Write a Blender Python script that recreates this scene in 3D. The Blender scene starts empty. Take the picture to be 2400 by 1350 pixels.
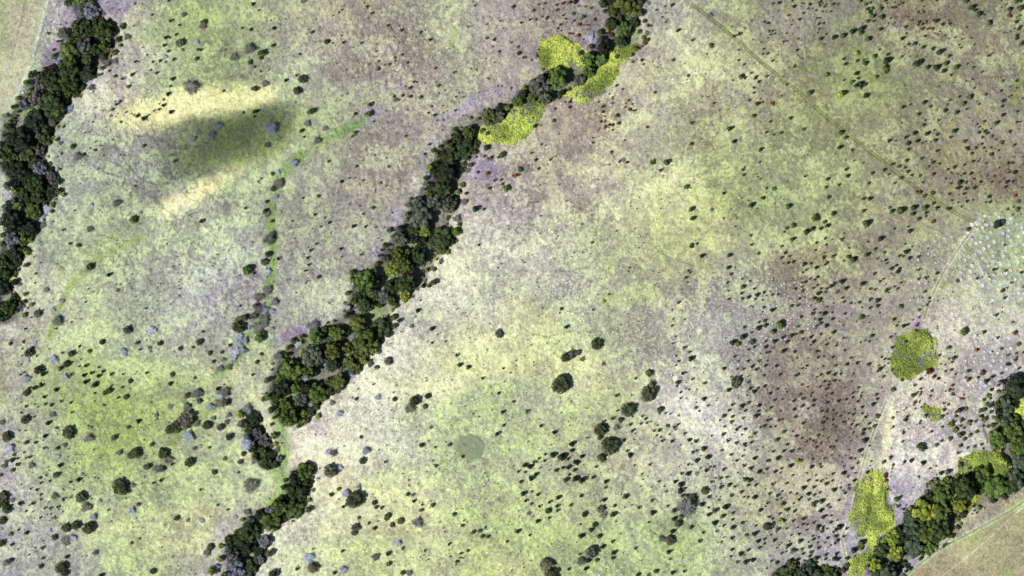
import bpy, math, random
import numpy as np
rng = np.random.default_rng(7)
random.seed(7)

# ---------------------------------------------------------------- camera, sky, sun, exposure
M = 0.25                       # metres per survey unit
def W(px, py): return (px - 1200.0) * M, (675.0 - py) * M
scene = bpy.context.scene
CAM_H = 1500.0
cam_d = bpy.data.cameras.new('camera'); cam = bpy.data.objects.new('camera', cam_d)
scene.collection.objects.link(cam); scene.camera = cam
cam.location = (0, 0, CAM_H); cam.rotation_euler = (0, 0, 0)
cam_d.sensor_width = 36; cam_d.lens = 36 * CAM_H / 600.0
cam_d.clip_start = 1; cam_d.clip_end = 20000
SUN_EL, SUN_AZ = math.radians(50), math.radians(27)      # azimuth of the shadows, from +X towards +Y
world = bpy.data.worlds.new('World'); scene.world = world; world.use_nodes = True
wn = world.node_tree.nodes; sky = wn.new('ShaderNodeTexSky'); sky.sky_type = 'NISHITA'; sky.sun_disc = False
sky.sun_elevation = SUN_EL; sky.sun_rotation = math.atan2(-math.cos(SUN_AZ), -math.sin(SUN_AZ))
world.node_tree.links.new(sky.outputs[0], wn['Background'].inputs[0]); wn['Background'].inputs[1].default_value = 0.05
ld = bpy.data.lights.new('sun', 'SUN'); ld.energy = 4.4; ld.angle = math.radians(0.5); ld.color = (1.0, 0.975, 0.93)
sun = bpy.data.objects.new('sun', ld); scene.collection.objects.link(sun)
from mathutils import Vector
LDIR = Vector((math.cos(SUN_EL) * math.cos(SUN_AZ), math.cos(SUN_EL) * math.sin(SUN_AZ), -math.sin(SUN_EL)))
sun.rotation_euler = LDIR.to_track_quat('-Z', 'Y').to_euler(); sun.location = (-300, -200, 400)
scene.view_settings.view_transform = 'Standard'; scene.view_settings.look = 'None'
scene.view_settings.exposure = 0.66; scene.view_settings.gamma = 1.0
C = scene.collection
SURVEY = [
(0, 0, 3, dict(
 d="1393 349 10 1412 350 8 1200 147 11 1260 176 8 1073 102 9 1187 5 8 1240 242 9 1168 264 12 1193 265 8 1156 319 10 1186 360 11 1128 426 11 1166 433 7 1223 417 11 1075 434 9 1034 385 6 1061 491 6 1213 554 12 1184 660 13 950 434 9 768 497 9 710 522 10 866 551 10 929 525 13 847 711 9 821 733 11 793 768 10 810 713 6 889 788 7 925 799 5 967 814 13 1010 832 14 1048 807 6 1083 779 7 1118 770 9 1150 740 12 1120 730 5 1203 788 13 778 815 6 828 800 4 1790 820 8 425 1187 6 652 858 6 345 235 8 379 351 10 430 288 9 1002 332 5 940 182 5 862 168 6 1780 28 12 1000 30 4 1792 470 8",
 g="1436 152 20 1760 437 15 1765 208 12 1702 197 9 1105 510 12 1199 606 10 1573 638 9 810 537 12 903 608 12 1150 699 8 852 857 9 1787 620 18 1714 790 10 1790 785 14 1232 1131 13 516 1030 20 590 1085 14 670 1055 10 434 1078 8 1014 1025 12 445 345 14 952 1306 9 945 25 7",
 o="1267 303 33 1380 415 16 45 1312 18 232 1345 22",
 G="1424 185 24 1752 345 38 1645 403 26 1339 615 46 540 1105 28 425 1008 14 1290 105 18 440 240 36 750 445 26 805 430 20 1586 350 8 1282 350 12",
 s="1382 300 15 1157 400 18 1486 952 26 1532 888 26 1352 978 22 490 765 24 400 415 34 480 435 44 275 575 28 70 1000 22 330 960 24 680 1190 12 870 460 10 1620 465 10 625 580 18",
 r="405 292 9 485 287 10")),
(600, 0, 3, dict(
 d="782 46 10 819 92 11 605 70 6 583 90 5 127 198 12 210 133 5 105 145 5 604 250 6 617 299 9 744 302 9 845 361 7 931 180 10 1158 226 9 1190 212 6 1225 281 10 1022 215 11 1494 188 6 1540 40 6 1525 12 4 1720 148 7 1740 200 5 1625 170 6 938 453 9 980 428 6 1083 620 12 1284 603 11 1034 671 10 1395 510 9 1407 680 7 1458 682 6 1257 810 10 1403 777 7 1286 658 5 1218 910 5 1268 576 5 1312 744 5 806 734 14 700 933 12 678 958 8 752 1128 5 604 1275 12 40 1254 7 18 1276 6 287 529 10 4 627 14 10 779 12 1187 1083 9 1222 1014 9 1292 1031 10 1700 605 6 1728 608 6 1380 948 10 1725 1265 9 830 855 7 93 488 5 212 565 12 18 72 6 1065 772 5 1680 1268 10",
 g="40 375 24 122 320 13 396 226 13 858 485 13 1088 678 13 1160 683 14 972 676 10 386 787 22 340 962 10 322 920 16 839 1090 8 709 1171 11 512 1136 9 935 1170 10 877 1285 10 760 1266 9 1052 957 10 657 1252 7 1125 261 7 978 406 9 280 717 7 310 380 9 1705 1105 10 1500 1108 12 1480 1080 14 920 1303 8 790 805 22 700 803 14 120 1222 14 1110 575 10 1130 576 8 35 503 8 855 310 5 1664 328 7 1748 1315 8 1762 1325 22 1795 620 9",
 o="34 408 16 328 557 33 287 640 30 1732 1088 24 1620 1040 24 125 1325 24 1618 790 34 1718 830 50 1598 920 24 1630 940 20 497 295 20 1710 362 12",
 G="62 590 24 358 870 24 485 905 18 980 703 16 430 990 26 80 1020 18 330 8 18 640 660 8 160 1290 30",
 s="108 903 40 265 1150 28 150 1212 16 372 880 14 1000 1085 5 1620 1130 18",
 r="905 457 6 1028 386 9 1066 441 9 862 430 9 1258 481 9 1232 750 9 1210 795 8 1316 845 7 1620 270 9 1672 280 10 1628 550 6 1640 558 6 1548 490 7 1480 811 5 1310 915 6 1795 300 7 1560 1037 10 1548 1105 8 1603 1100 10 1650 1110 10 1560 1212 10 1628 1220 14 1640 1325 12 1536 1150 7 1730 1295 10 1545 1255 6")),
(1200, 0, 3, dict(
 d="445 12 14 65 160 8 313 35 8 315 72 9 190 33 7 220 60 6 128 138 8 360 107 7 383 133 7 341 175 10 345 215 5 505 120 10 438 145 8 468 42 6 518 46 7 556 56 8 507 175 6 635 14 20 900 95 24 905 12 22 1014 71 7 1058 120 7 1078 157 6 1075 45 6 1124 38 12 1167 214 12 1272 282 11 1600 240 12 1563 254 11 1777 153 8 1767 346 8 1763 380 7 1795 378 8 1795 163 7 1594 352 6 1592 424 9 1631 454 7 1683 512 8 1638 547 9 1715 542 11 1708 552 9 1735 575 10 1699 618 7 1701 652 8 1671 704 9 1727 729 16 1262 866 12 1530 906 16 1562 995 14 1420 726 9 795 986 7 778 628 7 735 602 10 638 752 8 642 785 11 655 818 6 608 718 6 705 686 6 568 970 7 165 886 13 152 825 9 1090 1140 20 1046 1197 12 1630 1230 10 1748 1257 6 1622 1196 9 1635 1175 5 567 1002 5 115 1163 6 1748 1052 13 1790 930 10 1460 772 4 1742 790 5 1800 265 5 1550 565 6 740 812 14 846 732 6 640 1105 4 1068 1180 4 1752 297 5 330 690 9 292 692 14 1692 280 4 197 714 12",
 g="432 97 12 487 130 9 500 112 9 250 125 14 1403 320 16 1132 421 12 1613 540 20 1700 815 16 1262 1012 14 993 1138 20 1230 1313 18 60 1192 20 1743 1140 10 138 1075 9 925 452 7 290 150 8 730 265 12 930 262 14 1370 380 6 1545 185 6 930 270 9 1788 1325 8 20 780 10 1425 610 5",
 o="480 375 22 742 398 22 1238 533 12 1002 652 10 700 240 20 622 278 22 100 1200 4",
 G="780 1124 14 150 1240 4 1390 110 18 130 380 6 960 22 14",
 s="160 385 14 560 240 20 550 270 22 175 580 26 140 570 14 225 570 20 270 545 16 860 100 22 850 70 22 380 30 10",
 r="145 78 12 405 19 12 358 25 12 228 27 9 580 138 10 168 139 8 212 117 7 470 175 12 322 200 9 400 236 7 412 236 6 428 239 7 465 250 13 40 332 9 45 376 14 77 406 9 175 397 10 187 350 7 5 50 12 380 157 5 420 163 5 525 175 5 542 180 8 935 305 14 910 425 10 846 437 9 912 328 10 955 183 10 976 183 7 920 155 5 910 38 8 105 797 10 292 850 13 205 1016 9 163 1127 10 267 1125 8 185 1188 10 25 1235 14 45 1230 10 7 1235 8 404 757 10 302 767 9 405 718 11 372 718 7 405 630 12 525 627 11 288 703 8 415 700 8 817 708 10 800 728 6 826 772 13 795 755 7 864 776 8 850 778 6 748 868 12 654 893 13 679 880 8 622 855 9 706 916 7 608 916 6 652 854 7 705 728 7 948 895 9 683 662 6 807 1142 11 755 1137 9 698 1069 10 1787 539 10 1760 720 9 705 880 10 645 745 8 135 425 7 95 405 7")),
(1800, 0, 6, dict(
 d="72 48 16 160 40 24 340 12 14 370 90 24 475 48 11 508 46 11 590 62 20 468 90 8 568 118 18 620 120 9 678 145 13 770 160 14 812 175 8 890 160 14 912 62 22 982 60 16 815 64 13 790 94 17 733 28 22 732 80 14 770 46 9 498 183 17 288 218 18 446 270 20 683 257 14 732 253 14 718 335 20 785 322 17 328 350 12 68 433 15 38 488 15 100 472 12 252 468 10 350 467 9 425 542 15 217 587 13 265 574 12 333 638 9 408 704 19 423 775 9 486 822 11 62 855 18 5 748 14 8 325 14 378 908 13 370 938 19 930 530 28 1060 500 36 1195 440 36 1320 400 34 1310 462 30 1410 548 36 718 405 11 700 460 12 820 480 12 748 540 24 1300 14 26 1430 40 18 1403 124 22 1434 165 24 1450 192 18 1475 225 28 1402 296 26 1590 124 26 1606 238 32 1725 258 14 1670 50 14 1655 10 22 1690 318 9 1785 318 11 1585 412 24 1748 105 16 1572 697 15 1684 766 22 1660 862 44 1060 830 20 1092 900 24 1256 852 20 1366 888 34 1245 1032 28 1278 1100 18 1070 1128 15 1240 1200 30 1305 1175 34 1370 1185 26 1312 1224 24 1192 1148 20 265 1188 15 592 1300 34 1380 1345 34 1080 1300 30 60 290 6 70 236 6 825 565 6 1060 405 6 1635 655 5 300 45 6 925 112 8 590 145 7 1480 296 20 420 1283 6 530 882 6",
 g="18 438 20 1475 114 22 1380 60 22 1500 792 32 1530 1078 26 1650 960 46 830 1050 34 1670 1010 30 1030 1310 34 95 370 10 640 1150 4 1230 1040 20 1175 1165 20 1445 235 16 1280 430 22 1345 845 20",
 y="1240 750 30 1020 1330 40 880 420 10 1635 860 24",
 r="1578 80 12 1778 104 22 300 385 8 712 62 9 705 25 8",
 G="1395 826 16 720 30 10")),
(2100, 0, 6, dict(
 d="38 66 14 98 40 16 70 20 10 365 8 20 570 10 18 383 92 9 370 130 9 308 174 14 342 194 10 223 285 16 330 310 20 428 320 18 370 337 15 310 350 15 428 290 10 568 298 26 660 342 22 750 338 18 738 293 10 140 375 22 368 410 22 475 395 13 505 405 20 148 467 13 617 440 12 583 484 13 685 494 11 410 508 16 90 542 26 182 622 18 258 617 26 118 660 10 380 663 26 518 686 24 613 732 40 750 790 24 82 797 20 292 793 10 280 900 44 560 955 42 447 945 28 703 893 34 668 1002 28 848 945 34 775 1054 18 908 671 15 888 632 13 832 526 13 930 550 14 1050 535 12 1098 624 11 1300 784 20 990 388 14 1378 852 8 1008 900 12 1080 953 20 1210 1010 16 990 12 30 1070 100 36 1110 146 22 1165 200 34 1320 298 26 1320 332 26 1240 208 14 1600 130 28 1600 182 12 1605 228 22 1745 112 38 1690 24 24 1750 8 24 1685 308 24 1740 380 22 1720 410 20 1700 500 18 1690 545 22 1755 625 26 1770 590 20 1495 1140 18 1475 1275 18 1604 1220 11 1695 1238 12 1258 1330 20 1620 1345 14 1068 1118 12 985 1140 10 1550 62 12 1660 405 12 1515 460 8 5 235 9 170 232 7 715 950 8 285 690 6 120 765 6 1515 738 6 1655 922 6 1795 755 7 1480 10 10",
 g="1048 110 26 1690 1140 22 1095 1240 16 640 350 12 1740 220 18 1300 420 4 1690 250 12 1510 1322 9",
 r="380 172 22 525 295 18 435 414 16 1580 222 22 1590 110 14 470 60 5")),
(1800, 225, 3, dict(
 d="158 155 12 290 0 4 250 233 11 92 259 10 42 271 8 18 179 8 515 256 16 545 293 12 505 360 14 595 380 9 552 515 11 562 561 13 262 565 9 420 585 12 498 625 10 710 614 10 735 542 11 820 520 11 673 470 6 605 455 5 548 451 5 852 550 8 890 613 9 935 576 12 1012 555 9 1068 560 9 985 532 11 962 505 10 922 494 12 875 479 12 988 375 10 988 335 14 973 454 12 1080 440 10 985 315 4 1090 607 7 950 78 12 1000 60 8 1098 45 13 1140 76 10 1062 126 11 1105 170 6 1200 170 10 1097 203 10 1158 125 4 1190 98 4 855 314 12 897 315 7 1033 261 14 1118 265 13 1190 270 11 970 292 11 1050 316 13 1110 318 6 1085 333 8 1175 312 13 1145 322 5 1282 290 9 1312 245 14 1168 240 7 1240 98 9 1345 5 8 1420 7 18 1375 52 14 1250 104 12 1328 115 14 1395 93 8 1482 58 8 1650 35 12 1645 73 10 1650 135 12 1640 -35 6 1605 190 13 1520 178 10 1470 198 8 1483 257 10 1525 247 11 1540 262 11 1575 282 10 1508 290 8 1598 307 7 1700 250 10 1502 338 10 1690 472 9 1718 470 9 1690 516 6 1620 382 7 1735 343 9 1570 410 13 1532 390 6 1430 405 10 1400 365 12 1410 375 9 1382 319 12 1190 385 10 1150 448 5 1162 465 12 1205 475 9 1265 516 9 1310 500 12 1380 484 8 1332 550 4 1378 545 10 1428 545 11 1345 645 12 1395 650 12 1330 648 10 1450 645 12 1352 607 16 1395 607 9 1160 550 11 1250 580 7 1288 614 9 1450 582 7 1480 458 7 1440 460 10 1535 472 7 1630 435 5 1590 565 10 1495 605 10 1575 605 8 1680 605 12 1720 600 9 1735 537 14 1700 535 9 1660 580 4 1668 640 11 1790 480 5 1752 110 9 1745 180 4 1770 182 7 1795 430 6 1630 605 7 1740 395 4 1790 18 6 1750 185 8",
 g="180 910 18 410 640 13 45 650 14 95 0 8 400 885 13 345 830 4 490 660 6 445 910 4 330 635 5 1280 30 7 1260 60 9 1460 365 12 1515 365 8 1565 362 8 1645 325 16 1395 320 4 1290 350 5 1565 412 8 1750 600 6 1100 220 4 1290 540 9 1625 505 7",
 r="28 55 14 1130 495 8 1660 584 6 1480 220 7 1490 442 6 1440 175 5 1065 570 6")),
(0, 450, 3, dict(
 d="446 268 9 494 362 9 378 207 5 365 282 5 363 208 4 290 350 4 284 497 5 240 455 5 506 250 4 526 130 6 603 773 7 502 915 6 768 582 14 212 755 5 185 773 5 193 852 7 221 882 6 276 819 4 395 960 6 347 1104 5 157 1103 5 155 1152 6 150 1212 7 260 1152 6 171 1267 7 148 1283 7 442 1131 8 498 1202 12 606 1221 12 646 1272 12 727 1260 11 697 1232 9 786 1279 11 592 1288 13 695 1293 13 865 1280 8 502 1283 11 305 1281 14 604 1335 14 558 1227 5 571 1175 6 1026 817 7 985 1108 8 1417 205 14 1728 112 9 1690 800 8 1788 570 11 1778 1283 10 1580 885 4 1200 1345 12 675 1345 12",
 g="254 573 9 180 962 9 76 1066 13 168 1052 10 230 1097 14 427 1240 16 555 375 16 640 263 10 939 195 24 630 505 6 1429 982 10 632 1117 14 1740 547 32 425 755 6 93 745 14 285 1345 8 560 1085 10 217 338 22 180 415 26 110 382 20 968 1060 14 65 140 16",
 o="632 528 28 38 108 28 265 857 28 895 972 32 205 1134 36 716 1056 22 501 1138 22 465 1210 26 272 1252 34 1123 1066 20 1268 1101 16 1357 1092 12 1402 1056 24 1212 1282 20 915 1330 18 1476 1134 18 1680 950 48 1788 870 30 1725 885 26 1405 930 6 1500 1193 14 1030 1272 12 1618 1078 14 1560 1128 14 1795 800 20",
 G="630 262 20 405 908 30 325 688 18 830 690 14 1370 1308 12 1550 1243 22 1610 1228 22 1570 1180 14 1680 895 22 1050 1095 12 245 640 8 1260 728 10 820 80 26 1540 180 6 1715 1115 24",
 s="432 768 17 640 90 14 370 828 16 378 1178 26 242 1062 16 190 1187 16 180 1315 30 456 1306 24 1066 975 30 866 1120 24 880 1145 12 1680 1025 28 1670 1065 26 1718 1048 26 1645 1130 38 1630 1175 26 1745 955 18 1528 1245 12 1700 1110 24 60 210 24 300 190 30 330 120 26 1480 120 10 985 145 10 1590 820 4",
 r="")),
(600, 450, 3, dict(
 d="75 68 12 68 135 16 25 155 4 258 203 7 416 158 9 518 215 10 485 181 7 660 85 6 732 97 6 755 155 8 688 241 13 770 243 10 843 247 6 458 243 8 425 364 8 384 411 11 367 462 11 375 510 10 347 553 8 349 640 5 599 399 11 603 454 5 740 440 8 642 335 4 750 345 4 699 183 4 527 282 5 1240 960 14 1012 903 14 1138 833 13 1123 878 5 1332 1052 6 1240 1058 9 1413 1146 11 1495 1232 15 1432 1216 14 1596 1308 11 852 1086 11 1157 762 6 1545 120 20 1178 658 16 1790 1270 6 1300 500 8 160 468 12 1570 370 10 1740 1240 8",
 g="441 28 12 330 42 9 440 598 14 850 1232 16 1090 50 14 502 572 6 115 205 12 10 1195 16 1603 120 10 200 1195 22 168 1310 30 28 1022 34",
 o="1710 997 34 930 1190 30 826 110 14 1050 755 22 1255 545 20 175 1235 26 38 1140 14 75 1322 6 60 495 28 85 440 24",
 G="95 330 40 128 775 28 400 950 42 1093 945 14 80 690 30 20 740 30 15 955 40 55 900 38 18 830 30 158 1155 30 640 1270 46 38 1140 10 75 155 24",
 s="140 35 16 80 560 24 65 600 14 60 830 26 110 840 18 290 1065 26 110 965 16 635 815 22 785 815 18 695 785 18 870 745 22 92 500 10 100 465 10 330 1280 40 680 1300 20",
 r="")),
(1200, 450, 3, dict(
 d="385 63 6 565 355 10 827 532 7 1260 122 16 1300 364 9 1335 450 15 1530 445 15 1682 92 16 1490 8 10 1222 602 11 1242 552 8 1257 565 7 1237 634 6 1196 685 6 1172 777 10 1128 829 6 1134 893 6 1126 940 9 1215 895 7 1522 532 13 1539 578 10 1516 637 9 1525 752 10 1614 712 10 1625 667 14 1618 610 7 1673 625 7 1705 679 9 1725 722 14 1773 704 10 1620 750 10 1660 741 13 1712 752 9 1762 760 6 1692 808 6 1770 812 9 1522 694 5 1762 842 5 1680 305 10 1685 370 9 1737 914 9 1778 905 12 1735 955 17 1782 937 16 1633 950 10 1680 988 7 1625 1018 18 1552 1056 18 1212 1096 12 1150 1016 6 1128 1064 7 1250 1124 8 1156 1152 7 1174 1188 9 1260 1170 17 1152 1220 6 1203 1274 12 1270 1316 9 1166 1338 15 1225 1340 5 1568 1155 9 1592 1188 6 1532 1196 5 1660 1188 10 1738 1188 11 1688 1225 12 1720 1247 11 1627 1245 9 1585 1245 7 1492 1240 12 1784 1220 11 1773 1287 10 1662 1295 6 1663 1338 9 1540 1300 6 1705 1088 10 1785 1050 8 1780 1090 12 1665 1106 9 1790 1130 8 1745 1136 6 1598 1318 12 1355 1343 11 383 948 13 735 275 6 200 165 5 1794 1185 6 1505 1025 4 570 828 8 1568 530 5 1486 186 6 1620 42 5 1570 240 5",
 g="1262 378 17 1590 1068 18 1688 1052 20 682 718 9 960 1275 22 1275 184 18 1732 432 11 1755 40 8 495 225 8 870 1310 10",
 o="375 1165 36 415 1145 32 460 1130 24 350 1330 52 595 1068 44 345 822 14 1769 42 16 1575 1330 40 400 1280 5",
 G="493 1176 18 990 1335 16 640 1210 14 1405 125 12",
 s="1450 120 6",
 y="640 770 13",
 r="202 170 5")),
(1800, 450, 3, dict(
 d="147 100 18 427 38 12 672 48 12 717 47 15 1018 154 14 1025 112 20 1104 110 18 1060 190 12 1110 147 11 1190 112 12 932 133 24 870 138 14 853 110 8 673 133 13 460 152 14 688 224 22 420 236 13 372 257 12 275 278 18 312 258 14 132 254 10 170 333 15 520 333 12 402 328 8 450 334 6 410 370 7 343 355 9 95 383 9 335 408 8 122 427 11 97 462 10 155 450 8 145 498 10 175 491 10 108 500 5 390 456 9 390 468 8 400 428 6 458 452 12 418 496 9 402 510 8 340 532 12 302 502 9 255 508 14 270 546 10 246 565 7 322 470 4 568 454 14 602 472 19 693 443 14 533 484 7 568 393 6 702 352 7 793 328 19 1000 274 15 890 258 8 986 243 6 965 367 7 1013 383 7 757 400 11 820 425 9 768 470 8 828 480 10 800 487 5 837 500 8 870 537 12 902 517 10 912 560 13 925 538 10 925 448 10 950 453 9 997 465 12 972 420 15 1057 456 10 1408 262 14 1190 571 11 1062 545 9 1060 612 9 1113 602 12 1610 230 27 1605 540 10 1585 546 10 1663 375 8 1780 565 10 1470 607 9 1505 600 5 1710 638 8 1662 745 11 1680 673 6 1792 665 7 1607 864 11 1615 1025 9 1522 985 12 1642 1103 10 1578 1122 7 1685 1146 10 1410 1258 11 1480 1302 9 1575 1298 12 1412 1318 15 1388 1305 7 1535 1330 16 1635 1335 14 1668 1325 10 1680 1210 12 1700 1215 8 1290 1250 10 1295 1195 9 1307 1167 14 1272 1172 7 1210 1142 6 1215 1210 6 1205 1150 8 1072 1315 11 1160 1098 6 782 1300 4 810 1298 9 790 1243 13 772 1262 9 820 1175 9 800 1160 8 848 1175 8 876 1092 10 782 1220 6 845 1205 6 912 1250 10 880 1245 8 520 630 15 470 641 12 443 662 14 350 598 10 330 615 8 295 610 8 262 632 10 235 638 6 248 690 10 238 668 7 192 680 10 232 610 4 320 676 8 348 655 8 375 679 9 413 680 9 355 713 13 404 705 8 485 706 10 551 676 14 662 648 16 788 628 8 812 612 9 748 575 10 843 685 12 830 697 10 935 638 9 890 665 7 912 680 8 720 680 10 755 685 8 648 682 4 720 757 12 772 764 15 773 800 12 720 815 10 642 775 11 535 774 10 522 744 8 582 782 8 610 782 4 463 782 5 418 806 7 387 772 5 324 750 13 220 750 9 258 745 5 300 797 5 165 802 11 212 797 10 323 828 8 312 855 12 398 855 14 365 850 8 452 848 6 542 856 8 704 873 6 457 891 11 365 897 12 372 923 11 413 940 13 340 943 9 233 878 10 328 893 6 460 985 13 372 1000 8 302 1018 12 320 1052 12 230 988 13 160 1012 14 195 1000 8 212 945 10 105 1023 11 133 1055 11 48 1050 13 38 978 17 30 830 14 70 720 7 300 1077 8 248 1030 8 434 1028 7 530 1028 7 410 1072 8 404 1040 5 487 1062 6 480 1080 8 540 1113 8 340 1120 9 360 1120 7 300 1112 5 456 1160 9 395 1155 7 352 1162 9 270 1220 8 205 1168 7 280 1168 6 103 1120 14 5 1127 9 32 1097 7 60 1223 10 30 1238 5 85 1283 10 200 1287 12 240 1240 9 268 1240 5 390 1225 7 422 1272 12 467 1282 12 512 1279 8 478 1220 8 558 1210 11 628 1202 12 582 1167 9 708 1212 12 602 1277 6 350 1246 4 372 1285 9 342 1302 7 400 1330 10 430 1333 7 467 1326 10 500 1325 6 590 1330 6 728 1013 13 712 1050 8 652 1057 7 685 1044 6 905 940 9 955 942 13 985 930 10 940 870 4 885 893 12 862 1020 9 893 998 5 712 916 5 740 965 5 534 932 5 1065 830 10 1118 793 9 1135 772 8 1140 748 6 1105 700 10 1135 745 8 1358 102 7 1400 65 10 1440 55 7 1290 60 8 1338 73 6 1532 72 7 1560 72 10 1552 35 12 1378 12 9 1272 15 8 1165 78 12 1100 28 12 1275 118 12 1258 115 9 970 1050 12 1465 244 4 1110 170 7 1740 1180 10 1690 1212 8 1762 1240 9 1640 1275 9 1320 1280 8 12 540 4 1720 160 6 1745 1300 24",
 g="328 182 26 1335 625 12 660 878 20 360 758 20 80 935 26 1372 982 26 1270 1092 14 1405 1258 10 538 290 7 115 280 8 1100 705 9 1160 6 14 1670 552 11 1760 65 14 1755 122 18 945 1320 14 940 800 16 1740 920 4 1395 525 5 1580 1300 10 1450 300 5 1200 108 8",
 r="1160 208 13 660 812 8 785 850 7 182 1125 10 30 722 9 240 698 10 182 660 5 1682 122 10 1734 28 10 1725 108 7 1775 155 5 1645 696 13 1718 915 9 1730 993 16 1465 1112 13 1503 1272 18 1130 1262 22 1165 1300 13 1195 1313 11 1245 1260 8 1245 1215 6 1062 880 8 1045 940 10 1040 975 9 1055 925 8 355 1166 5 990 1148 9 1758 1070 14 1745 1135 10 1790 1130 9 1065 5 14 1040 2 10 1745 1165 8 1020 900 6 1600 1290 5 530 1025 4")),
(0, 900, 3, dict(
 d="240 27 14 262 26 10 292 10 13 397 39 14 207 28 10 315 89 12 363 147 12 433 120 9 322 140 9 498 130 9 186 157 9 148 128 5 245 143 5 244 229 7 340 274 14 402 307 8 318 366 13 251 412 10 136 327 6 182 327 6 314 449 9 270 660 4 98 497 10 127 522 8 169 480 6 210 513 9 184 520 6 125 565 12 230 540 4 424 571 16 352 681 9 289 695 9 323 643 6 220 735 8 262 742 10 290 775 9 494 688 8 517 743 6 556 672 13 584 684 5 449 808 11 289 812 8 345 827 5 233 838 11 186 893 8 318 872 9 356 872 11 410 864 10 284 939 8 334 917 5 358 915 5 402 942 5 368 946 4 167 842 5 141 838 13 132 1025 8 189 1045 13 669 62 8 830 97 8 781 14 8 861 22 9 976 260 14 506 200 8 693 662 6 645 303 6 764 885 7 1212 563 10 1535 32 14 1412 742 8 1216 1213 5 1134 675 12 128 1163 5 248 1150 6 300 1150 12 470 1215 13 715 1343 14 664 120 5 1200 3 9 492 800 4 668 6 17 845 630 5 228 980 4",
 g="152 200 10 407 451 14 94 603 16 675 5 14 740 60 18 1534 848 10 983 1085 8 610 1207 6 580 1210 6 208 1198 8 1604 882 7 1679 620 10 1300 230 5 1474 445 10 1080 695 9 1480 930 6 1180 540 16 175 325 5 1790 1070 10 1495 1310 30",
 o="188 62 26 180 250 34 486 340 46 765 48 24 905 303 16 804 376 22 730 148 12 886 92 22 50 370 36 395 640 24 569 795 46 850 722 62 958 485 42 922 500 28 1150 487 40 1332 550 34 1240 305 46 1315 250 66 1195 318 34 1035 582 26 1140 595 22 1402 120 22 1316 82 24 1590 130 28 974 846 16 465 1010 36 535 992 34 620 1015 42 640 985 26 383 1078 24 430 1290 44 455 1330 26 287 1282 18 75 1240 18 302 1225 12 282 660 13 1068 426 16 1455 290 32 1551 303 26 1612 372 28 1712 490 18 1688 548 18 1508 620 20 1480 1145 26 1243 942 22 926 1118 14 1075 1315 22 15 830 44 50 880 36 20 960 30 8 1120 26 38 1095 10 83 1130 14 8 640 14 185 412 18 86 535 18 1368 452 16 25 785 36 1706 280 30 1772 207 24",
 G="625 382 30 373 215 20 457 428 16 605 865 34 386 788 20 838 482 20 840 480 4 1380 70 34 1400 60 24 1313 158 26 1196 160 18 1500 240 18 1608 220 16 1597 265 16 220 573 20 30 575 20 45 545 14 465 1100 36 1545 130 28 1580 60 34 1760 712 44 1735 175 30 40 1260 22 1380 278 22 1100 220 14 1106 245 10 1105 595 26 1735 900 22 1455 1185 26 74 1055 16 88 815 18 1582 525 16 1320 957 12 932 715 16 1190 530 24 1550 60 22 672 1185 20 1692 280 26 380 940 12 15 270 18",
 s="65 455 28 408 512 16 1330 370 32 1310 352 18 1480 165 28 1550 90 24 930 888 22 655 935 22 508 1083 26 700 822 14 1740 425 40 1272 380 8 1418 378 10 480 458 8 575 635 12 1490 92 8 1656 935 14 1420 960 14 440 745 8 350 1030 14 1525 1285 20 765 818 8 1412 432 8 575 130 8 950 945 8",
 r="")),
(600, 900, 3, dict(
 d="1735 198 12 1708 63 10 1742 290 10 1697 350 14 910 547 9 618 860 12 1111 822 12 1168 850 7 1358 1125 10 1440 1193 10 1432 1222 6 1367 1212 7 1318 1014 4 260 965 8 290 1300 12 1766 1107 8 1462 960 6 1262 443 8 1780 970 4 1605 938 4 826 2 7 402 1158 6 1200 1240 4 1458 1225 4 1000 1140 4 1130 405 4",
 g="395 652 9 585 737 14 655 760 12 846 865 13 886 868 13 727 939 11 795 978 11 836 1013 16 932 925 20 920 945 16 1068 775 14 1165 885 13 1243 850 16 1222 870 6 1395 917 14 1453 994 13 1577 1030 15 1530 1040 16 1594 1070 14 1632 1072 14 1614 1005 8 610 1174 12 937 1262 19 1035 1325 18 1035 1153 12 1493 1170 12 1188 1173 7 706 105 12 1080 985 4 1487 970 6 1290 1340 4 966 240 6 96 90 20 55 105 18 70 65 8 450 205 7 418 205 8 305 290 18 350 263 24 325 268 20 157 1003 10 403 655 10 800 200 4 414 580 9 298 900 12",
 o="1112 118 40 1188 158 20 524 608 54 695 812 68 700 1010 34 690 1045 24 1015 964 26 928 1193 20 398 1290 42 975 107 18 738 372 14 750 540 26 1163 430 20 958 990 20 832 835 20 1360 428 14 1452 510 14 1265 576 14 120 1335 36 550 1328 14 1410 1250 14 530 778 18 1206 86 24 82 1135 8",
 G="1080 172 32 1134 975 32 1230 305 12 1215 400 8 842 1215 26 1074 1330 20 1074 677 8 1102 780 12 1075 715 6 545 485 22 535 133 18",
 s="585 208 20 772 470 26 856 93 20 632 770 24 998 1118 20 370 1222 32 612 1308 24 508 477 18 718 722 14 590 590 20 432 668 10 683 1013 16 1452 430 11 1534 428 10 1515 460 9",
 r="")),
(1200, 900, 3, dict(
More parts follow.
